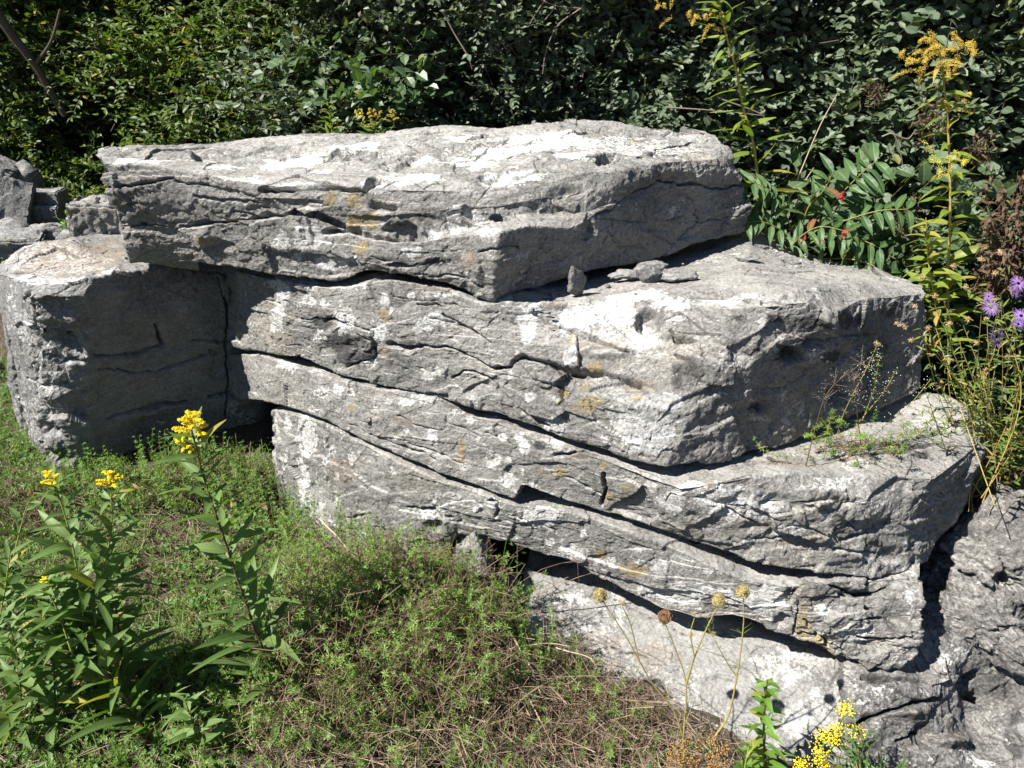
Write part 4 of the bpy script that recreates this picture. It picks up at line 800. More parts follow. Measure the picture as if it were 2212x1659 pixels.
goldenrod("tall goldenrod with the largest bright yellow head, centre of the left foreground", [(650,1590,1.19),(620,1535,1.19),(575,1420,1.20),(530,1300,1.21),(480,1150,1.21),(440,1030,1.21),(412,920,1.21)], 46, .135, .025,
   [((414,898,1.21), .048, 700, dict(branch=14)), ((385,955,1.21), .036, 300, dict(axis=(-.8,-.1,.35), branch=8))], .0036, group=GG, stemm=STEM_B)
goldenrod("goldenrod on the far left with a small nodding yellow head", [(215,1436,1.14),(185,1340,1.15),(168,1240,1.15),(152,1155,1.15),(128,1075,1.15),(112,1040,1.15)], 26, .10, .019, [((104,1022,1.15), .030, 330, dict(branch=9, axis=(-.25,0,1)))], .0027, group=GG)
goldenrod("goldenrod with a rounded yellow head in front of the shaded boulder's foot", [(216,1436,1.13),(205,1330,1.14),(222,1235,1.15),(240,1150,1.16),(240,1062,1.16)], 24, .095, .018, [((236,1022,1.16), .034, 420, dict(branch=10))], .0027, group=GG)
goldenrod("goldenrod with only a tiny greenish bud at its tip", [(165,1440,1.10),(144,1375,1.11),(125,1320,1.12),(108,1285,1.12),(97,1258,1.12)], 18, .085, .017, [((94,1248,1.12), .017, 90, dict(branch=6))], .0024, group=GG)
goldenrod("thick brown flowerless goldenrod stem leaning across the bottom left", [(372,1690,1.06),(324,1602,1.08),(281,1523,1.10),(216,1436,1.13),(173,1361,1.14),(150,1310,1.15)], 34, .115, .025, [], .0044, stemm=STEM_B, f1=.9, group=GG)
goldenrod("flowerless goldenrod cut by the left edge of the photo", [(-25,1500,1.10),(-10,1380,1.12),(10,1280,1.13),(22,1190,1.14)], 24, .09, .018, [], .0025, group=GG)
goldenrod("leafy goldenrod shoot lowest in the bottom left corner", [(-30,1690,1.0),(-5,1620,1.02),(20,1560,1.03),(30,1520,1.04)], 12, .075, .016, [], .0024, leafm=LEAF_GY, group=GG)
goldenrod("drooping goldenrod with a faded brown head left of the rounded one", [(30,1200,1.33),(45,1140,1.34),(62,1085,1.34),(85,1066,1.34)], 8, .05, .010, [((66,1066,1.34), .028, 220, dict(axis=(-.9,0,-.1), branch=7, mat=BRN))], .0018, group=GG)
for lab, path, n in [("leafy flowerless goldenrod standing between the small-headed and the rounded-headed one", [(120,1600,1.09),(118,1480,1.10),(110,1380,1.12),(75,1300,1.14)], 24),
   ("short leafy goldenrod crowding the left edge above the corner shoot", [(40,1640,1.05),(45,1530,1.06),(40,1430,1.08),(20,1350,1.09)], 24), ("leafy goldenrod with its bare tip under the rounded yellow head", [(260,1500,1.16),(262,1400,1.17),(250,1300,1.19),(262,1215,1.20)], 22),
   ("small leafy goldenrod at the bottom, right of the thick brown stem", [(455,1700,1.04),(440,1640,1.05),(420,1570,1.06),(395,1500,1.07)], 16)]:
    goldenrod(lab, path, n, .088, .019, [], .0024, stemm=STEM_B, group=GG)
GT = "goldenrods around the back of the rocks"
goldenrod("tall yellowing goldenrod rising just right of the capstone, cut by the top edge", [(1668,560,2.5),(1655,500,2.5),(1640,400,2.5),(1625,300,2.5),(1605,230,2.5),(1590,150,2.48),(1570,80,2.47),(1556,20,2.46),(1548,-40,2.45)], 60, .17, .028,
   [((1492,38,2.46), .075, 260, dict(axis=(-.75,0,.1), branch=5)), ((1535,26,2.46), .045, 150, dict(axis=(-.3,0,.4), branch=5)), ((1566,42,2.46), .04, 120, dict(branch=5)), ((1420,5,2.46), .07, 160, dict(axis=(-.8,0,.5), branch=5))], .0052, LEAF_GY, GOLD, STEM_Y, f0=.1, prefer=(-.35,-.2,0), up=.25, drp=.15, group=GT)
goldenrod("tallest goldenrod at the right, wide flat golden plume at its top", [(2050,720,2.12),(2046,620,2.13),(2052,500,2.14),(2052,380,2.15),(2046,250,2.16),(2036,160,2.16),(2030,110,2.16)], 60, .13, .030,
   [((2010,88,2.16), .085, 520, dict(axis=(-.2,0,.9), branch=9, arch=1.3, flat=.9)), ((2095,100,2.16), .11, 520, dict(axis=(.8,0,.35), branch=8, flat=.9)), ((1950,125,2.16), .085, 260, dict(axis=(-.9,0,.05), branch=5, flat=.9)), ((2085,205,2.15), .06, 300, dict(axis=(.4,0,.6), branch=7)), ((2085,345,2.10), .10, 220, dict(axis=(.7,-.1,.2), branch=8, flat=1.1, mat=plain_mat('green_yellow_floret', (.36, .34, .03), (.62, .56, .06), .6, .3)))], .0045, LEAF_GY, GOLD, STEM_Y, f0=.05, f1=.9, drp=.5, group=GT)
goldenrod("yellow-leaved goldenrod without a head beside the tallest one", [(2030,760,2.05),(2020,660,2.06),(2005,560,2.08),(2000,470,2.09)], 40, .12, .032, [], .003, LEAF_GY, GOLD, STEM_Y, group=GT)
goldenrod("small goldenrod with gold tufts peeping over the capstone's back edge", [(815,330,2.58),(812,290,2.58),(805,262,2.58)], 16, .07, .012, [((800,240,2.58), .045, 200, dict(branch=7, axis=(-.5,0,.6), mat=GOLD)), ((846,240,2.58), .04, 190, dict(branch=7, mat=GOLD)), ((770,244,2.58), .035, 90, dict(branch=5, axis=(-.8,0,.2)))], .0022, group=GT)
goldenrod("pale green goldenrod shoot behind the capstone, left of the gold tufts", [(722,320,2.62),(715,270,2.62),(708,220,2.62)], 26, .085, .014, [], .0022, leafm=LEAF_GY, up=.8, group=GT)
LEAF_BR = leaf_mat("bright_green_leaf", (.09, .19, .025), (.16, .29, .045), None, (.36, .33, .06), .1, .42, .45, .35, .5)
goldenrod("bright green leafy seedling in front of the pale slab, lower right", [(1655,1660,1.07),(1650,1590,1.08),(1652,1520,1.09),(1658,1470,1.09)], 36, .062, .017, [], .0028, leafm=LEAF_BR, stemm=STEM_B, taper=.35, up=.35, drp=.2, name="leafy_seedling", group="green plants in the lower right")
goldenrod("few broad leaves sprouting at the bottom edge left of the leafy seedling", [(1605,1700,1.03),(1610,1650,1.04),(1618,1610,1.05)], 9, .055, .019, [], .002, leafm=LEAF_BR, up=.8, drp=.3, name="leafy_seedling", group="green plants in the lower right")
# grass-leaved goldenrod, bottom right
base = W(1860,1690,1.03); root = thing("grass_leaved_goldenrod", "sprawling narrow-leaved goldenrod with small yellow clusters, bottom right corner", "goldenrod", base, "green plants in the lower right")
ms, ml = MB(), MB(); tips = [(1826,1532),(1806,1575),(1848,1580),(1778,1592),(1770,1625),(1800,1600),(1730,1648),(1775,1650)]
for i, (u, v) in enumerate(tips):
    Q = smooth_path([base+prng.normal(0, .006, 3), W(u*.5+930+20, v*.5+845-15, 1.035+.004*i), W(u, v, 1.05)], 20); tube(ms, Q, .0016, .0009, 5)
    stem_leaves(ml, Q, 9, lambda f: .05*(1-.4*f), lambda f: .0048+0*f, .1, .9, .8, .45)
for k in range(16):
    d = np.array((prng.uniform(-.4, 1), prng.uniform(-.4, .3), prng.uniform(.2, .8))); Q = base+np.outer(np.linspace(0, 1, 12), d*prng.uniform(.07, .14))+np.outer(np.linspace(0, 1, 12)**2, (0, 0, -.04)); tube(ms, Q, .0013, .0006, 4)
    stem_leaves(ml, Q, 7, lambda f: .055*(1-.3*f), lambda f: .0045+0*f, .15, .98, .7, .4)
ms.build("stem", STEM_G, root); ml.build("foliage", leaf_mat("narrow_leaf", (.05, .11, .03), (.10, .19, .05), None, None, 0, .4, .5, .25, .3), root)
for (u, v) in tips:
    m = MB(); P = W(u, v, 1.05)+prng.normal(0, .0085, (110, 3))*np.array((1, .8, .9)); florets(m, P, .0016, prng); m.build("flower_cluster", YEL, root, False)
# low rusty spires at the bottom
m = MB(); ms = MB(); root = thing("rusty_seed_spires", "rusty orange seed spires at the bottom edge under the wild carrot", "weed", W(1510,1690,1.04), "green plants in the lower right")
for k in range(16):
    u, v = prng.uniform(1440, 1570), prng.uniform(1580, 1650); p1 = W(u, v, 1.07); p0 = W(u+prng.uniform(-20, 20), 1700, 1.05); Q = p0+np.outer(np.linspace(0, 1, 8), p1-p0); tube(ms, Q, .0008, .0004, 4)
    florets(m, p0+np.outer(prng.uniform(.35, 1, 46), p1-p0)+prng.normal(0, .0045, (46, 3)), .0016, prng)
ms.build("stem", STEM_B, root); m.build("seed_head", plain_mat("rusty_seed", (.25, .12, .03), (.5, .30, .07), .8, .2), root, False)

# wild carrot: thin branching stems, seed heads curled like bird nests
CARROT = plain_mat("carrot_stem", (.20, .17, .05), (.34, .27, .09), .6, .3); NEST = plain_mat("tan_seed_nest", (.22, .17, .06), (.46, .38, .17), .8, .2); NESTB = plain_mat("brown_seed_nest", (.10, .055, .03), (.24, .14, .08), .85, .2)
def nest(root, c, r, mat, n=150):
    c = np.array(c); m = MB()
    for k in range(n):
        th, ph = prng.uniform(0, 6.28), prng.uniform(-.9, 1.25); o = np.array((math.cos(th)*math.cos(ph), math.sin(th)*math.cos(ph), math.sin(ph)*1.05))
        a = unit(np.cross(o, prng.normal(size=3))); t = np.linspace(-1, 1, 5)[:, None]
        Q = c+o*r*(1-.22*t**2)*prng.uniform(.55, 1.02)+a*t*r*.5; tube(m, Q, r*.045, r*.03, 3, (prng.uniform(0, 1), 0, 0, 0))
    P = c+unit(prng.normal(size=(n, 3)))*(r*prng.uniform(.45, .92, (n, 1))); florets(m, P, r*.09, prng)
    for k in range(9):
        th = k*.7; o = np.array((math.cos(th), math.sin(th), -.15)); t = np.linspace(0, 1, 5)[:, None]; tube(m, c-np.array((0, 0, r*.9))+o*r*1.5*t+np.array((0, 0, 1))*r*.9*t**2, r*.04, r*.02, 3)
    m.build("seed_head", mat, root, False)
def carrot(label, paths, heads, group="wild carrots gone to seed"):
    Q0 = W(*paths[0][0]); root = thing("wild_carrot", label, "wild carrot", Q0, group); m, ml = MB(), MB()
    for p in paths:
        Q = smooth_path([W(*q) for q in p], 30); tube(m, Q, .0022 if len(p) > 3 else .0014, .0009, 6, (prng.uniform(.3, .9), 0, 0, 0))
        k = 14; i = prng.integers(3, 26, k); d = prng.normal(size=(k, 3))*np.array((1, .6, .6))+np.array((0, 0, .4)); leaves(ml, Q[i], d, prng.normal(size=(k, 3)), prng.uniform(.008, .03, k), .0012, .2, prng, 'straw', 3, .3)
    m.build("stem", CARROT, root); ml.build("foliage", GRASS, root, False)
    for (u, v, d, r, mt) in heads: nest(root, W(u, v, d), r, mt, 150 if r > .01 else 40)
carrot("wild carrot forking to a brown nest-like seed head and a tan one", [[(1480,1660,1.06),(1476,1600,1.07),(1482,1480,1.09),(1458,1400,1.10),(1438,1350,1.10)],[(1482,1480,1.09),(1500,1420,1.09),(1530,1350,1.09),(1551,1308,1.09)],[(1500,1420,1.09),(1492,1370,1.09),(1500,1335,1.09)],[(1528,1355,1.09),(1540,1376,1.09)]],
   [(1437,1333,1.10,.0145,NESTB),(1553,1296,1.09,.0130,NEST),(1540,1370,1.09,.0055,NEST),(1500,1326,1.09,.0045,NEST),(1492,1372,1.09,.005,NEST)])
carrot("wild carrot with one tan seed head on a long stem leaning left", [[(1478,1600,1.07),(1455,1535,1.08),(1405,1470,1.09),(1355,1380,1.10),(1300,1295,1.11)],[(1380,1425,1.095),(1362,1350,1.10),(1345,1312,1.10)]], [(1296,1286,1.11,.0140,NEST),(1344,1302,1.10,.0065,NEST)])
carrot("wild carrot with a green-tan seed head on the straight right stem", [[(1545,1590,1.07),(1575,1540,1.08),(1595,1440,1.09),(1606,1350,1.10),(1606,1290,1.10)],[(1590,1460,1.09),(1570,1430,1.09),(1545,1385,1.09)]], [(1604,1278,1.10,.0130,NEST)])

# asters and the dry stuff on the right
PET = leaf_mat("purple_ray", (.24, .14, .42), (.40, .26, .60), (.46, .22, .52), None, 0, .5, .3, .3, .1); EYE = plain_mat("orange_disc", (.42, .19, .02), (.62, .34, .04), .7, .2)
LEAF_AS = leaf_mat("aster_leaf", (.09, .14, .025), (.19, .25, .05), (.25, .27, .06), (.33, .24, .09), .12, .45, .4, .35, .3)
PUFF = plain_mat("tan_seed_puff", (.26, .16, .07), (.55, .40, .22), .85, .2)
root = thing("aster", "purple-flowered aster bush at the right edge beside the shelf of the third slab", "aster", W(2165,1040,1.72))
ms, ml = MB(), MB(); tipsA = []
for k in range(46):
    b = W(2150+prng.normal(0, 45), 1060+prng.normal(0, 22), 1.78+prng.normal(0, .10)); b[2] = max(b[2]-.06, float(gz(b[:1], b[1:2])[0])); u, v = prng.uniform(1975, 2250), prng.uniform(590, 960); e = W(u, v, 1.72+prng.normal(0, .09))
    Q = smooth_path([b, b*.5+e*.5+np.array((prng.normal(0, .02), prng.normal(0, .02), .03)), e], 24); tube(ms, Q, .0014, .0006, 4, (prng.uniform(0, 1), 0, 0, 0)); tipsA.append(Q)
    stem_leaves(ml, Q, 22, lambda f: .034*(1-.35*f), lambda f: .0058*(1-.3*f), .25, .98, .45, .3)
ms.build("stem", STEM_Y, root); ml.build("foliage", LEAF_AS, root, False)
for (u, v, d, r, tilt) in [(2141,663,1.66,.0215,.5),(2153,728,1.64,.0245,.1),(2200,612,1.68,.020,.9),(2206,682,1.66,.019,1.2),(2136,640,1.70,.012,1.2),(2200,700,1.7,.018,1.1),(2192,630,1.70,.018,.9)]:
    c = W(u, v, d); ax = unit(np.array((prng.normal(0, .25), -1, .25+tilt))); a = unit(np.cross(ax, (0, 0, 1.))); b = np.cross(ax, a); n = 44; th = np.linspace(0, 6.28, n, endpoint=False)+prng.normal(0, .05, n)
    m = MB(); rr = np.cos(th)[:, None]*a+np.sin(th)[:, None]*b
    leaves(m, c+rr*r*.2, rr+ax*prng.normal(.12, .14, (n, 1)), np.tile(ax, (n, 1)), r*prng.uniform(.72, 1.0, n), r*.10, prng.normal(.1, .14, n), prng, 'straw', 3, .2); h = m.build("flower", PET, root, False)
    m = MB(); florets(m, c+ax*.002+(prng.normal(0, 1, (90, 1))*a+prng.normal(0, 1, (90, 1))*b)*r*.10, .0014, prng); m.build("flower_disc", EYE, h, False)
for k, (u, v) in enumerate([(1975,662),(1938,700),(1955,708),(2005,708),(1968,735),(1894,742),(2120,560),(2060,575),(2150,590),(2110,740),(2020,640),(2090,690),(2175,770),(2050,780),(2130,800),(2200,830),(1990,600),(2085,620),(2160,545),(2030,830),(2100,900),(2180,930),(2130,690),(2050,700)]):
    c = W(u, v, 1.70 if u > 1990 else 1.72); m = MB(); o = unit(prng.normal(size=(40, 3))+np.array((0, -.2, .5))); leaves(m, np.tile(c, (40, 1)), o, prng.normal(size=(40, 3)), .0085, .0014, .1, prng, 'straw', 2, .2); florets(m, c+prng.normal(0, .002, (20, 3)), .0018, prng)
    m.build("seed_puff", PUFF, root, False)
# dry weed mass beneath
DRYL = leaf_mat("withered_leaf", (.06, .035, .025), (.16, .10, .07), None, (.20, .22, .06), .1, .8, .2, .15, .1)
root = thing("withered_weed", "dark brown withered weed behind the asters at the right edge", "weed", W(2200,560,2.0)); ml, ms = MB(), MB()
for k in range(34):
    b = W(2170+prng.normal(0, 40), 640, 2.05+prng.normal(0, .05)); e = W(prng.uniform(2100, 2260), prng.uniform(340, 600), 2.05+prng.normal(0, .07)); Q = smooth_path([b, (b+e)/2+prng.normal(0, .02, 3), e], 16); tube(ms, Q, .0015, .0006, 4)
    stem_leaves(ml, Q, 34, lambda f: .022+0*f, lambda f: .008+0*f, .1, 1, .2, .9)
ms.build("stem", STEM_B, root); ml.build("foliage", DRYL, root, False)
root = thing("withered_weed", "brown and green low weeds below the aster bush, right of the third slab", "weed", W(2180,1010,1.8)); ml, ms = MB(), MB()
for k in range(120):
    u = prng.uniform(2105, 2260); v = prng.uniform(960, 1085); b = W(u, v, 1.78+prng.normal(0, .1)); b[2] -= .02; e = b+np.array((prng.normal(0, .05), prng.normal(0, .04), prng.uniform(.04, .13))); Q = smooth_path([b, (b+e)/2+prng.normal(0, .008, 3), e], 10); tube(ms, Q, .0009, .0005, 3)
    stem_leaves(ml, Q, 12, lambda f: .022+0*f, lambda f: .0065+0*f, .1, 1, .4, .4)
ms.build("stem", STEM_B, root); ml.build("foliage", leaf_mat("mixed_weed_leaf", (.07, .13, .02), (.16, .22, .04), (.14, .08, .04), (.20, .11, .05), .3, .5, .3, .3, .2), root, False)

# bedstraw with white flecks on the shelf of the third slab
root = thing("white_bedstraw", "straggly bedstraw with tiny white flowers growing on the shelf of the third slab", "weed", W(1830,985,1.58)); ms, ml, mf = MB(), MB(), MB(); save = rng
for pts in [[(1790,1010,1.55),(1820,900,1.55),(1870,800,1.55),(1895,745,1.56)],[(1800,1000,1.56),(1850,920,1.56),(1910,845,1.57),(1935,800,1.58)],[(1860,985,1.58),(1900,930,1.60),(1960,880,1.63),(2010,820,1.66)],[(1740,990,1.53),(1790,950,1.54),(1850,940,1.55),(1900,950,1.57)],[(1840,1000,1.56),(1930,960,1.60),(2000,925,1.64)],[(1745,965,1.50),(1700,985,1.50),(1660,978,1.50),(1630,950,1.51)],[(1880,1000,1.57),(1960,955,1.6),(2010,905,1.62)],[(1780,990,1.54),(1790,920,1.54),(1800,885,1.54)],[(1830,985,1.56),(1870,890,1.56),(1890,830,1.57),(1900,770,1.57)]]:
    Q = smooth_path([W(*p) for p in pts], 20); tube(ms, Q, .0008, .0005, 4); k = np.arange(1, 20, 2); whorls(ml, Q[k], np.gradient(Q, axis=0)[k], 7, .0105, .0030, .25, prng.uniform(.4, 1, len(k)))
    if pts[-1][1] < 860: florets(mf, Q[prng.integers(9, 20, 38)]+prng.normal(0, .009, (38, 3)), .0012, prng)
for k in range(36):
    p = W(prng.uniform(1745, 1960), prng.uniform(925, 1010), 1.57+prng.normal(0, .03)); Q = p+np.outer(np.linspace(0, 1, 6), (prng.normal(0, .03), prng.normal(0, .02), prng.uniform(.005, .05))); tube(ms, Q, .0007, .0004, 3); whorls(ml, Q[2:], np.gradient(Q, axis=0)[2:], 7, .0095, .0030, .3, prng.uniform(0, 1, 4))
ms.build("stem", STEM_Y, root); ml.build("foliage", BED, root, False); mf.build("blossom", plain_mat("white_petal", (.42, .45, .32), (.66, .66, .56), .6, .3), root, False)
m = MB()
for (u, v, s, n) in [(1830,960,.03,70),(1770,985,.025,50),(1700,1003,.014,110),(1975,1010,.016,60),(1900,965,.03,90)]:
    for k in range(n):
        p = W(u, v, 1.5+.0006*(u-1500)*.5)+prng.normal(0, s, 3)*np.array((1, .6, .12)); Q = p+np.outer(np.linspace(0, 1, 4), prng.normal(0, .022, 3)*np.array((1, .7, .6))); tube(m, Q, .0007, .0004, 3, (prng.uniform(0, .6), 0, 0, 0))
tag(m.build("dead_litter", plain_mat("rusty_litter", (.05, .025, .015), (.22, .12, .07), .85, .2), None, False), "rusty dead moss and twiglets lying on the shelf of the third slab", "litter", None, "stuff")
for lab, pts in [("bare brown umbel stalk bending over the shelf of the third slab", [(1735,1030,1.5),(1760,930,1.5),(1790,845,1.5),(1860,785,1.52)]), ("thin bare stalk rising beside the brown umbel stalk", [(1860,960,1.55),(1850,880,1.55),(1846,820,1.55)])]:
    Q = smooth_path([W(*p) for p in pts], 20); root = thing("bare_stalk", lab, "dead stalk", Q[0]); m = MB(); tube(m, Q, .0014, .0007, 5, (.5, 0, 0, 0)); m.build("stem", STEM_B, root); m = MB(); e = Q[-1]
    for j in (-1, 11, 14):
        for k in range(9): tube(m, Q[j]+np.outer(np.linspace(0, 1, 5), prng.normal(0, .014, 3)+np.array((0, 0, .012))), .0005, .0004, 3)
        florets(m, Q[j]+prng.normal(0, .010, (26, 3))+np.array((0, 0, .01)), .0013, prng)
    m.build("seed_head", TWIG, root, False)
# green weeds among the rubble and before the white stone
for lab, c, n, s in [("small pale green weed growing between the rubble stones", W(150,490,2.72), 60, .05), ("green weed against the left boulder at the left edge", W(5,560,2.6), 50, .05), ("low weed beside the kerb block with the notch", W(108,530,2.6), 26, .03)]:
    c = c-np.array((0, 0, .03)); m = MB(); d = prng.normal(size=(n*5, 3))*np.array((1, .7, .8))+np.array((0, -.2, .7)); leaves(m, c+prng.normal(0, s*.55, (n*5, 3)), d, prng.normal(size=(n*5, 3))+np.array((0, 0, 1)), .02, .009, .3, prng, 'oval', 3, .3); tag(m.build("small_weed", LEAF_BR, None, False, c), lab, "weed")
# ---------------------------------------------------------------- shrubs behind the rocks
hrng = np.random.default_rng(41)
L_YG = leaf_mat("yellow_green_shrub_leaf", (.048, .090, .018), (.11, .175, .034), (.17, .20, .035), (.40, .29, .03), .035, .50, .38, .30, .3)
L_DK = leaf_mat("dark_shrub_leaf", (.020, .042, .014), (.048, .085, .022), (.075, .11, .03), None, 0, .50, .38, .25, .2)
L_GG = leaf_mat("grey_green_shrub_leaf", (.080, .115, .070), (.135, .178, .108), (.17, .21, .13), (.2, .2, .05), .012, .50, .38, .22, .25)
L_RB = leaf_mat("bramble_leaf", (.06, .11, .045), (.11, .17, .08), None, (.25, .25, .05), .04, .4, .5, .3, .6)
L_SU = leaf_mat("sumac_leaflet", (.045, .10, .035), (.08, .15, .05), (.07, .13, .04), (.30, .08, .05), .03, .50, .38, .25, .6)
L_BL = leaf_mat("broad_dark_leaf", (.05, .09, .04), (.09, .14, .06), None, None, 0, .50, .38, .2, .5)
BARK = plain_mat("shrub_bark", (.045, .035, .028), (.14, .115, .095), .85, .2)
def shrub(label, x0, x1, yf, z0, z1, n, leaf, twig_len, mat, seed, pairs=7, name="shrub", depth=.55, prof='oval', bump=.22, dense=1.0, cat="shrub", clump=.5):
    """sprays of paired leaves over a bumpy front and through the depth behind it"""
    r = hrng; P = np.empty((0, 3))
    x = r.uniform(x0, x1, n); z = z0+(z1-z0)*r.uniform(0, 1, n)**.85
    front = r.uniform(0, 1, n) < .72; dy = np.where(front, np.abs(r.normal(0, .10, n)), r.uniform(.1, depth, n))
    Q = np.stack((x, np.zeros(n), z), 1); lump = fbm(Q, 2.3, 3, seed); y = yf(x, z)+bump*lump+dy-.10*vn(Q, 6.5, seed+3)
    ends = np.minimum(x-x0, x1-x)/(x1-x0)*2; keep = (fbm(np.stack((x, y, z), 1), 4.2, 2, seed+9) > -.55+.33*clump-.25*(~front)) & (r.uniform(0, 1, n) < .35+1.5*ends)
    C = np.stack((x, y, z), 1)[keep]; m = len(C)
    C[:, 2] = np.maximum(C[:, 2], gz(C[:, 0], C[:, 1])+.03)
    D = unit(np.stack((r.normal(0, .75, m), -.55+r.normal(0, .45, m), .35+r.normal(0, .55, m)), 1)); tl = twig_len*r.uniform(.6, 1.25, m)
    t = (np.arange(pairs)+.6)/pairs; Pt = C[:, None]+D[:, None]*(tl[:, None]*t)[..., None]-np.array((0, 0, 1))*(.22*tl[:, None]*t**2)[..., None]
    side = unit(np.cross(D, np.array((0, 0, 1.))+r.normal(0, .4, (m, 3)))); lm, sm = MB(), MB()
    stint = np.clip(r.normal(.5, .25, m)+.35*vn(C, 3.0, seed+5), 0, 1)
    for sgn in (-1, 1):
        for k in range(pairs):
            B = Pt[:, k]; s = side*sgn*(1 if k % 2 else 1); up = np.cross(s, D)*sgn
            d = unit(s*.85+D*(.45+.7*(k == pairs-1))+r.normal(0, .28, (m, 3)))
            nr = np.array((-.45, -.55, .75))+.55*unit(up)*np.sign(up[:, 2:3])+r.normal(0, .42, (m, 3))
            sz = leaf[0]*r.uniform(.65, 1.2, m)*(1-.35*t[k])
            leaves(lm, B, d, nr, sz, sz*leaf[1], r.normal(.12, .15, m), r, prof, 3, .30, np.clip(stint+r.normal(0, .18, m), 0, 1))
    for i in range(0, m, 2):
        tube(sm, C[i]+np.outer(np.linspace(-.5, 1, 5), D[i]*tl[i])-np.outer(np.linspace(-.5, 1, 5)**2, (0, 0, .22*tl[i])), .0024, .0008, 3, (r.uniform(.2, .9), 0, 0, 0))
    for k in range(int(6*(x1-x0))+3):                                      # main stems from the ground
        bx = r.uniform(x0+.1*(x1-x0), x1-.1*(x1-x0)); by = float(yf(np.array([bx]), np.array([.5]))[0])+.45+r.uniform(0, .25)
        Qs = smooth_path([(bx, by, float(gz(np.array([bx]), np.array([by]))[0])-.03), (bx+r.normal(0, .12), by+r.normal(0, .08), z0+(z1-z0)*.4), (bx+r.normal(0, .3), by-.15+r.normal(0, .12), z1*.95)], 20); tube(sm, Qs, .011, .003, 6, (r.uniform(.1, .7), 0, 0, 0))
    base = ((x0+x1)/2, float(yf(np.array([(x0+x1)/2]), np.array([.5]))[0])+.4, 0.1); root = thing(name, label, cat, base, "shrubs of the hedge behind the rocks")
    lm.build("foliage", mat, root, False); sm.build("stem", BARK, root, True); return root
Y = lambda y0, sl=.0, lean=.12: (lambda x, z: y0+sl*x+lean*(z-.9))
shrub("dark shaded shrub in the top left corner behind the leaning tree", -3.5, -1.75, Y(3.35), .1, 2.1, 3000, (.046, .55), .20, L_DK, 101, depth=.8)
shrub("dense shrub of small yellow-green leaves, behind the capstone's left end", -2.35, -.55, Y(3.02, -.10), .1, 2.0, 5400, (.038, .42), .20, L_YG, 102, depth=.7, bump=.34, clump=1.0)
shrub("dull green shrub in the middle with bare grey branches above it", -.95, .75, Y(2.88), .3, 2.0, 4200, (.037, .55), .20, L_GG, 103, depth=.7, bump=.28, clump=.8)
shrub("grey-green round-leaved honeysuckle above the capstone's right end", .25, 1.65, Y(2.90), .15, 2.0, 3700, (.045, .62), .24, L_GG, 104, prof='round', depth=.7)
shrub("tall honeysuckle with larger grey-green leaves at the upper right", 1.15, 2.6, Y(2.75), .15, 2.0, 2800, (.053, .62), .26, L_GG, 105, prof='round', depth=.7, clump=.75)
shrub("dark-leaved shrub at the right edge behind the tallest goldenrod", 1.9, 3.4, Y(2.55), .05, 1.9, 1700, (.060, .60), .26, L_BL, 106, prof='round', depth=.7)
shrub("low bramble with broad veined leaves above the middle of the capstone", -.80, -.26, Y(2.84), .90, 1.16, 80, (.062, .72), .2, L_RB, 107, pairs=3, name="bramble", depth=.15, bump=.08)
# the thicket closing the view behind them
m = MB(); n = 27000; P = np.stack((hrng.uniform(-5, 5, n), hrng.uniform(3.6, 4.5, n), hrng.uniform(-.05, 2.75, n)), 1)
leaves(m, P, hrng.normal(size=(n, 3)), hrng.normal(size=(n, 3))+np.array((0, -.8, .5)), .14, .088, .15, hrng, 'oval', 3, .3)
tag(m.build("thicket", L_DK, None, False), "far dark thicket closing the view behind the shrubs", "thicket", None, "stuff")
# leaning trunk, bare branches
root = thing("leaning_tree", "dark leaning tree trunk showing through the leaves, top left", "tree", W(140,250,3.2))
m = MB(); tube(m, smooth_path([W(140,250,3.2),W(75,140,3.15),W(15,60,3.1),W(-40,-30,3.05)], 24), .013, .018, 8, (.2, 0, 0, 0)); m.build("trunk", BARK, root)
m = MB(); tube(m, smooth_path([W(75,140,3.15),W(110,90,3.1),W(130,20,3.1)], 16), .008, .004, 6, (.3, 0, 0, 0)); m.build("branch", BARK, root)
for lab, ps in [("bare grey forked branch hanging out at the top centre", [[(1150,-10,2.75),(1200,12,2.75),(1255,18,2.75)],[(1185,-10,2.75),(1160,25,2.75),(1140,60,2.75)],[(1255,18,2.75),(1205,55,2.75),(1180,110,2.75),(1172,160,2.75)],[(1200,12,2.75),(1180,40,2.75),(1165,50,2.75)]]),
   ("dark dead stem slanting through the middle shrub", [[(955,20,2.8),(980,70,2.8),(1010,120,2.78),(1020,150,2.78)]]), ("thin bare twig lying across the shrub right of the capstone's back", [[(1560,215,2.62),(1640,245,2.62),(1660,270,2.62)],[(1440,232,2.7),(1560,240,2.68),(1650,250,2.66)]]),
   ("long pale grass stem arching up to a dry tuft at the right", [[(1694,455,2.5),(1730,370,2.48),(1770,275,2.46),(1810,200,2.45)]]), ("shorter pale grass stem beside the long arching one", [[(1715,460,2.5),(1735,400,2.48),(1758,362,2.47)]]),
   ("curled dead bindweed stem hanging under the right shrub", [[(1905,295,2.35),(1930,290,2.34),(1945,330,2.34),(1950,360,2.34)],[(1930,290,2.34),(1960,300,2.34),(1975,285,2.34)]])]:
    m = MB()
    for p in ps: tube(m, smooth_path([W(*q) for q in p], 18), .0028, .0012, 5, (.85, 0, 0, 0))
    tag(m.build("bare_twig", STRAWL if "pale" in lab else TWIG, None, True, W(*ps[0][0])), lab, "twig")
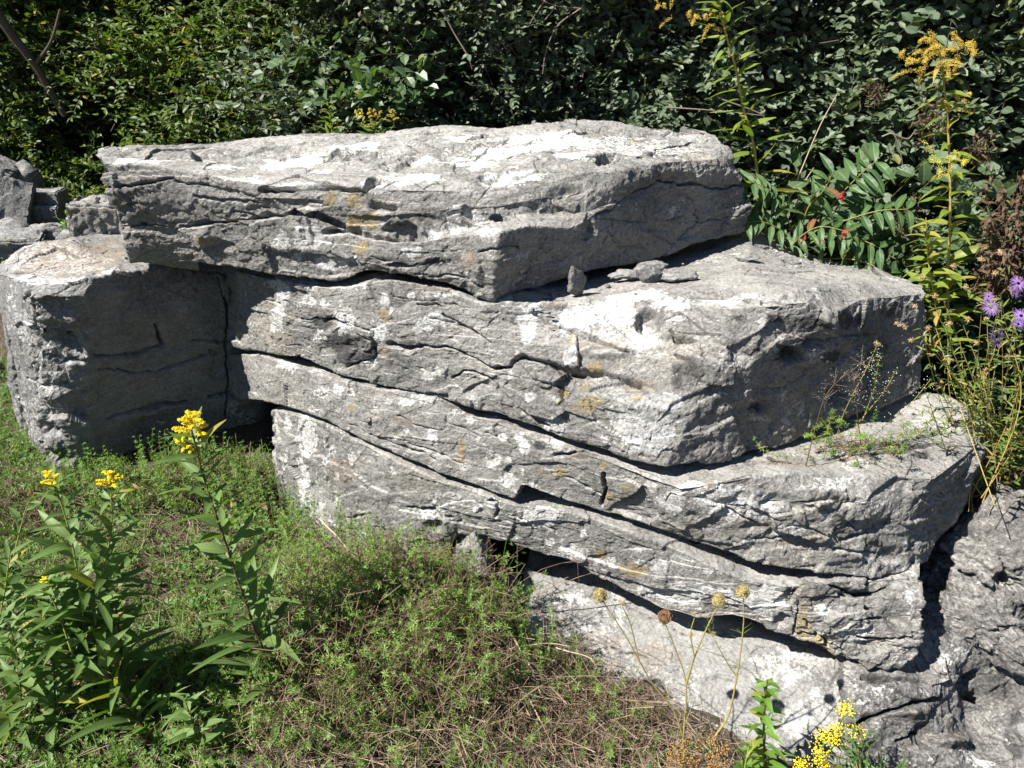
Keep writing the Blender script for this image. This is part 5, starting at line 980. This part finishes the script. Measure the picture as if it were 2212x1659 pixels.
m = MB(); c = W(1885,205,2.44); n = 120; leaves(m, W(1890,200,2.44)+hrng.normal(0, .02, (n, 3)), hrng.normal(size=(n, 3))+np.array((.4, 0, -.4)), hrng.normal(size=(n, 3)), .018, .0035, .5, hrng, 'lance', 3, .4); tag(m.build("dry_tuft", DRYL, None, False, c), "dry brown tuft caught in the leaves of the upper right shrub", "dry tuft")
for k, (u, v, s) in enumerate([(2010,260,.05),(2120,330,.05),(1960,470,.04)]):
    m = MB(); n = 150; c = W(u, v, 2.3); leaves(m, c+hrng.normal(0, s*.45, (n, 3))*np.array((1, .5, 1.3)), hrng.normal(size=(n, 3))+np.array((0, 0, -.6)), hrng.normal(size=(n, 3)), .022, .006, .7, hrng, 'lance', 3, .4)
    tag(m.build("dry_tuft", DRYL, None, False, c), ["dark brown withered clump left of the tallest goldenrod's upper stem", "dark brown withered clump right of the tallest goldenrod's middle", "brown withered clump among the yellow leaves below the sumac's right end"][k], "dry tuft")
# sumac: arching fronds of paired leaflets
root = thing("sumac", "sumac with big paired dark leaflets and a few red ones, right of the capstone", "sumac", W(1760,560,2.45)); ml, ms = MB(), MB()
for (p, n, L) in [([(1760,500,2.42),(1830,475,2.35),(1900,455,2.30),(1960,452,2.27)], 7, .085), ([(1750,520,2.42),(1800,440,2.42),(1850,385,2.40),(1890,350,2.38)], 8, .10), ([(1720,520,2.45),(1690,450,2.42),(1660,410,2.40),(1630,395,2.38)], 7, .075),
   ([(1740,530,2.42),(1790,510,2.36),(1850,515,2.32),(1900,535,2.28)], 7, .08), ([(1720,540,2.42),(1690,500,2.36),(1650,480,2.34),(1615,480,2.32)], 6, .07), ([(1730,510,2.42),(1745,450,2.40),(1780,410,2.38),(1800,372,2.36)], 6, .08), ([(1770,560,2.40),(1840,560,2.33),(1900,580,2.28),(1930,600,2.26)], 6, .075), ([(1700,560,2.42),(1720,520,2.38),(1770,490,2.34),(1830,500,2.30)], 6, .07)]:
    Q = smooth_path([W(*q) for q in p], 30); tube(ms, Q, .003, .0012, 5, (.4, 0, 0, 0)); T = unit(np.gradient(Q, axis=0)); k = np.linspace(7, 29, n).astype(int)
    for sg in (-1, 1):
        s = unit(np.cross(T[k], (0, -.5, .85)))*sg; leaves(ml, Q[k], s+T[k]*.45+hrng.normal(0, .12, (n, 3))+np.array((0, -.1, -.15)), np.tile((-.2, -.55, .8), (n, 1))+hrng.normal(0, .2, (n, 3)), L*hrng.uniform(.85, 1.1, n), L*.30, hrng.normal(.35, .15, n), hrng, 'lance', 6, .3, wave=.06)
b0 = W(1740,530,2.42); tube(ms, [b0+np.array((.02, .05, -.45)), b0], .007, .004, 6, (.4, 0, 0, 0)); ms.build("stem", plain_mat("sumac_stalk", (.12, .14, .03), (.25, .22, .06), .5, .4), root); ml.build("foliage", L_SU, root, False)
for i, (u, v) in enumerate([(1812,428),(1836,498),(1778,524),(1730,516)]):
    m = MB(); n = 3; c = W(u, v, 2.26); leaves(m, c+hrng.normal(0, .006, (n, 3)), hrng.normal(size=(n, 3))+np.array((0, -.3, 0)), hrng.normal(size=(n, 3))+np.array((0, -.6, .8)), .022, .010, .5, hrng, 'oval', 4, .5); m.build("red_leaf", leaf_mat("red_leaf_%d" % i, (.30, .035, .04), (.45, .06, .06), None, None, 0, .4, .4, .25, .3), root, False)
# broad leaves low on the right
m = MB(); n = 90; P = np.stack([W(hrng.uniform(1560, 2212), hrng.uniform(330, 640), hrng.uniform(2.35, 2.6)) for _ in range(n)]); leaves(m, P, hrng.normal(size=(n, 3))+np.array((0, -.5, -.1)), hrng.normal(0, .4, (n, 3))+np.array((-.4, -.6, .7)), hrng.uniform(.05, .10, n), .045, .2, hrng, 'round', 5, .25)
Ps = MB(); [tube(Ps, [p, p+np.array((0, .12, -.10))], .0015, .0015, 3) for p in P]; root = thing("broad_leaved_weed", "scattered broad dark leaves around the sumac, right of the capstone", "weed", W(1900,600,2.5)); m.build("foliage", L_BL, root, False); Ps.build("stem", STEM_G, root)
# undergrowth behind the second block, closing the ground at the right
shrub("low dark undergrowth between the second block and the aster bush", .95, 2.3, lambda x, z: 2.42-.22*(x-.9)+0*z, .0, .62, 900, (.05, .55), .16, L_BL, 108, depth=.35, bump=.08, name="undergrowth", cat="undergrowth", clump=.2)
shrub("low dark undergrowth beneath the yellow-green shrub, behind the rubble", -3.0, -.3, Y(3.45), .1, .75, 1500, (.055, .55), .18, L_DK, 109, depth=.5, bump=.1, name="undergrowth", cat="undergrowth", clump=.1)
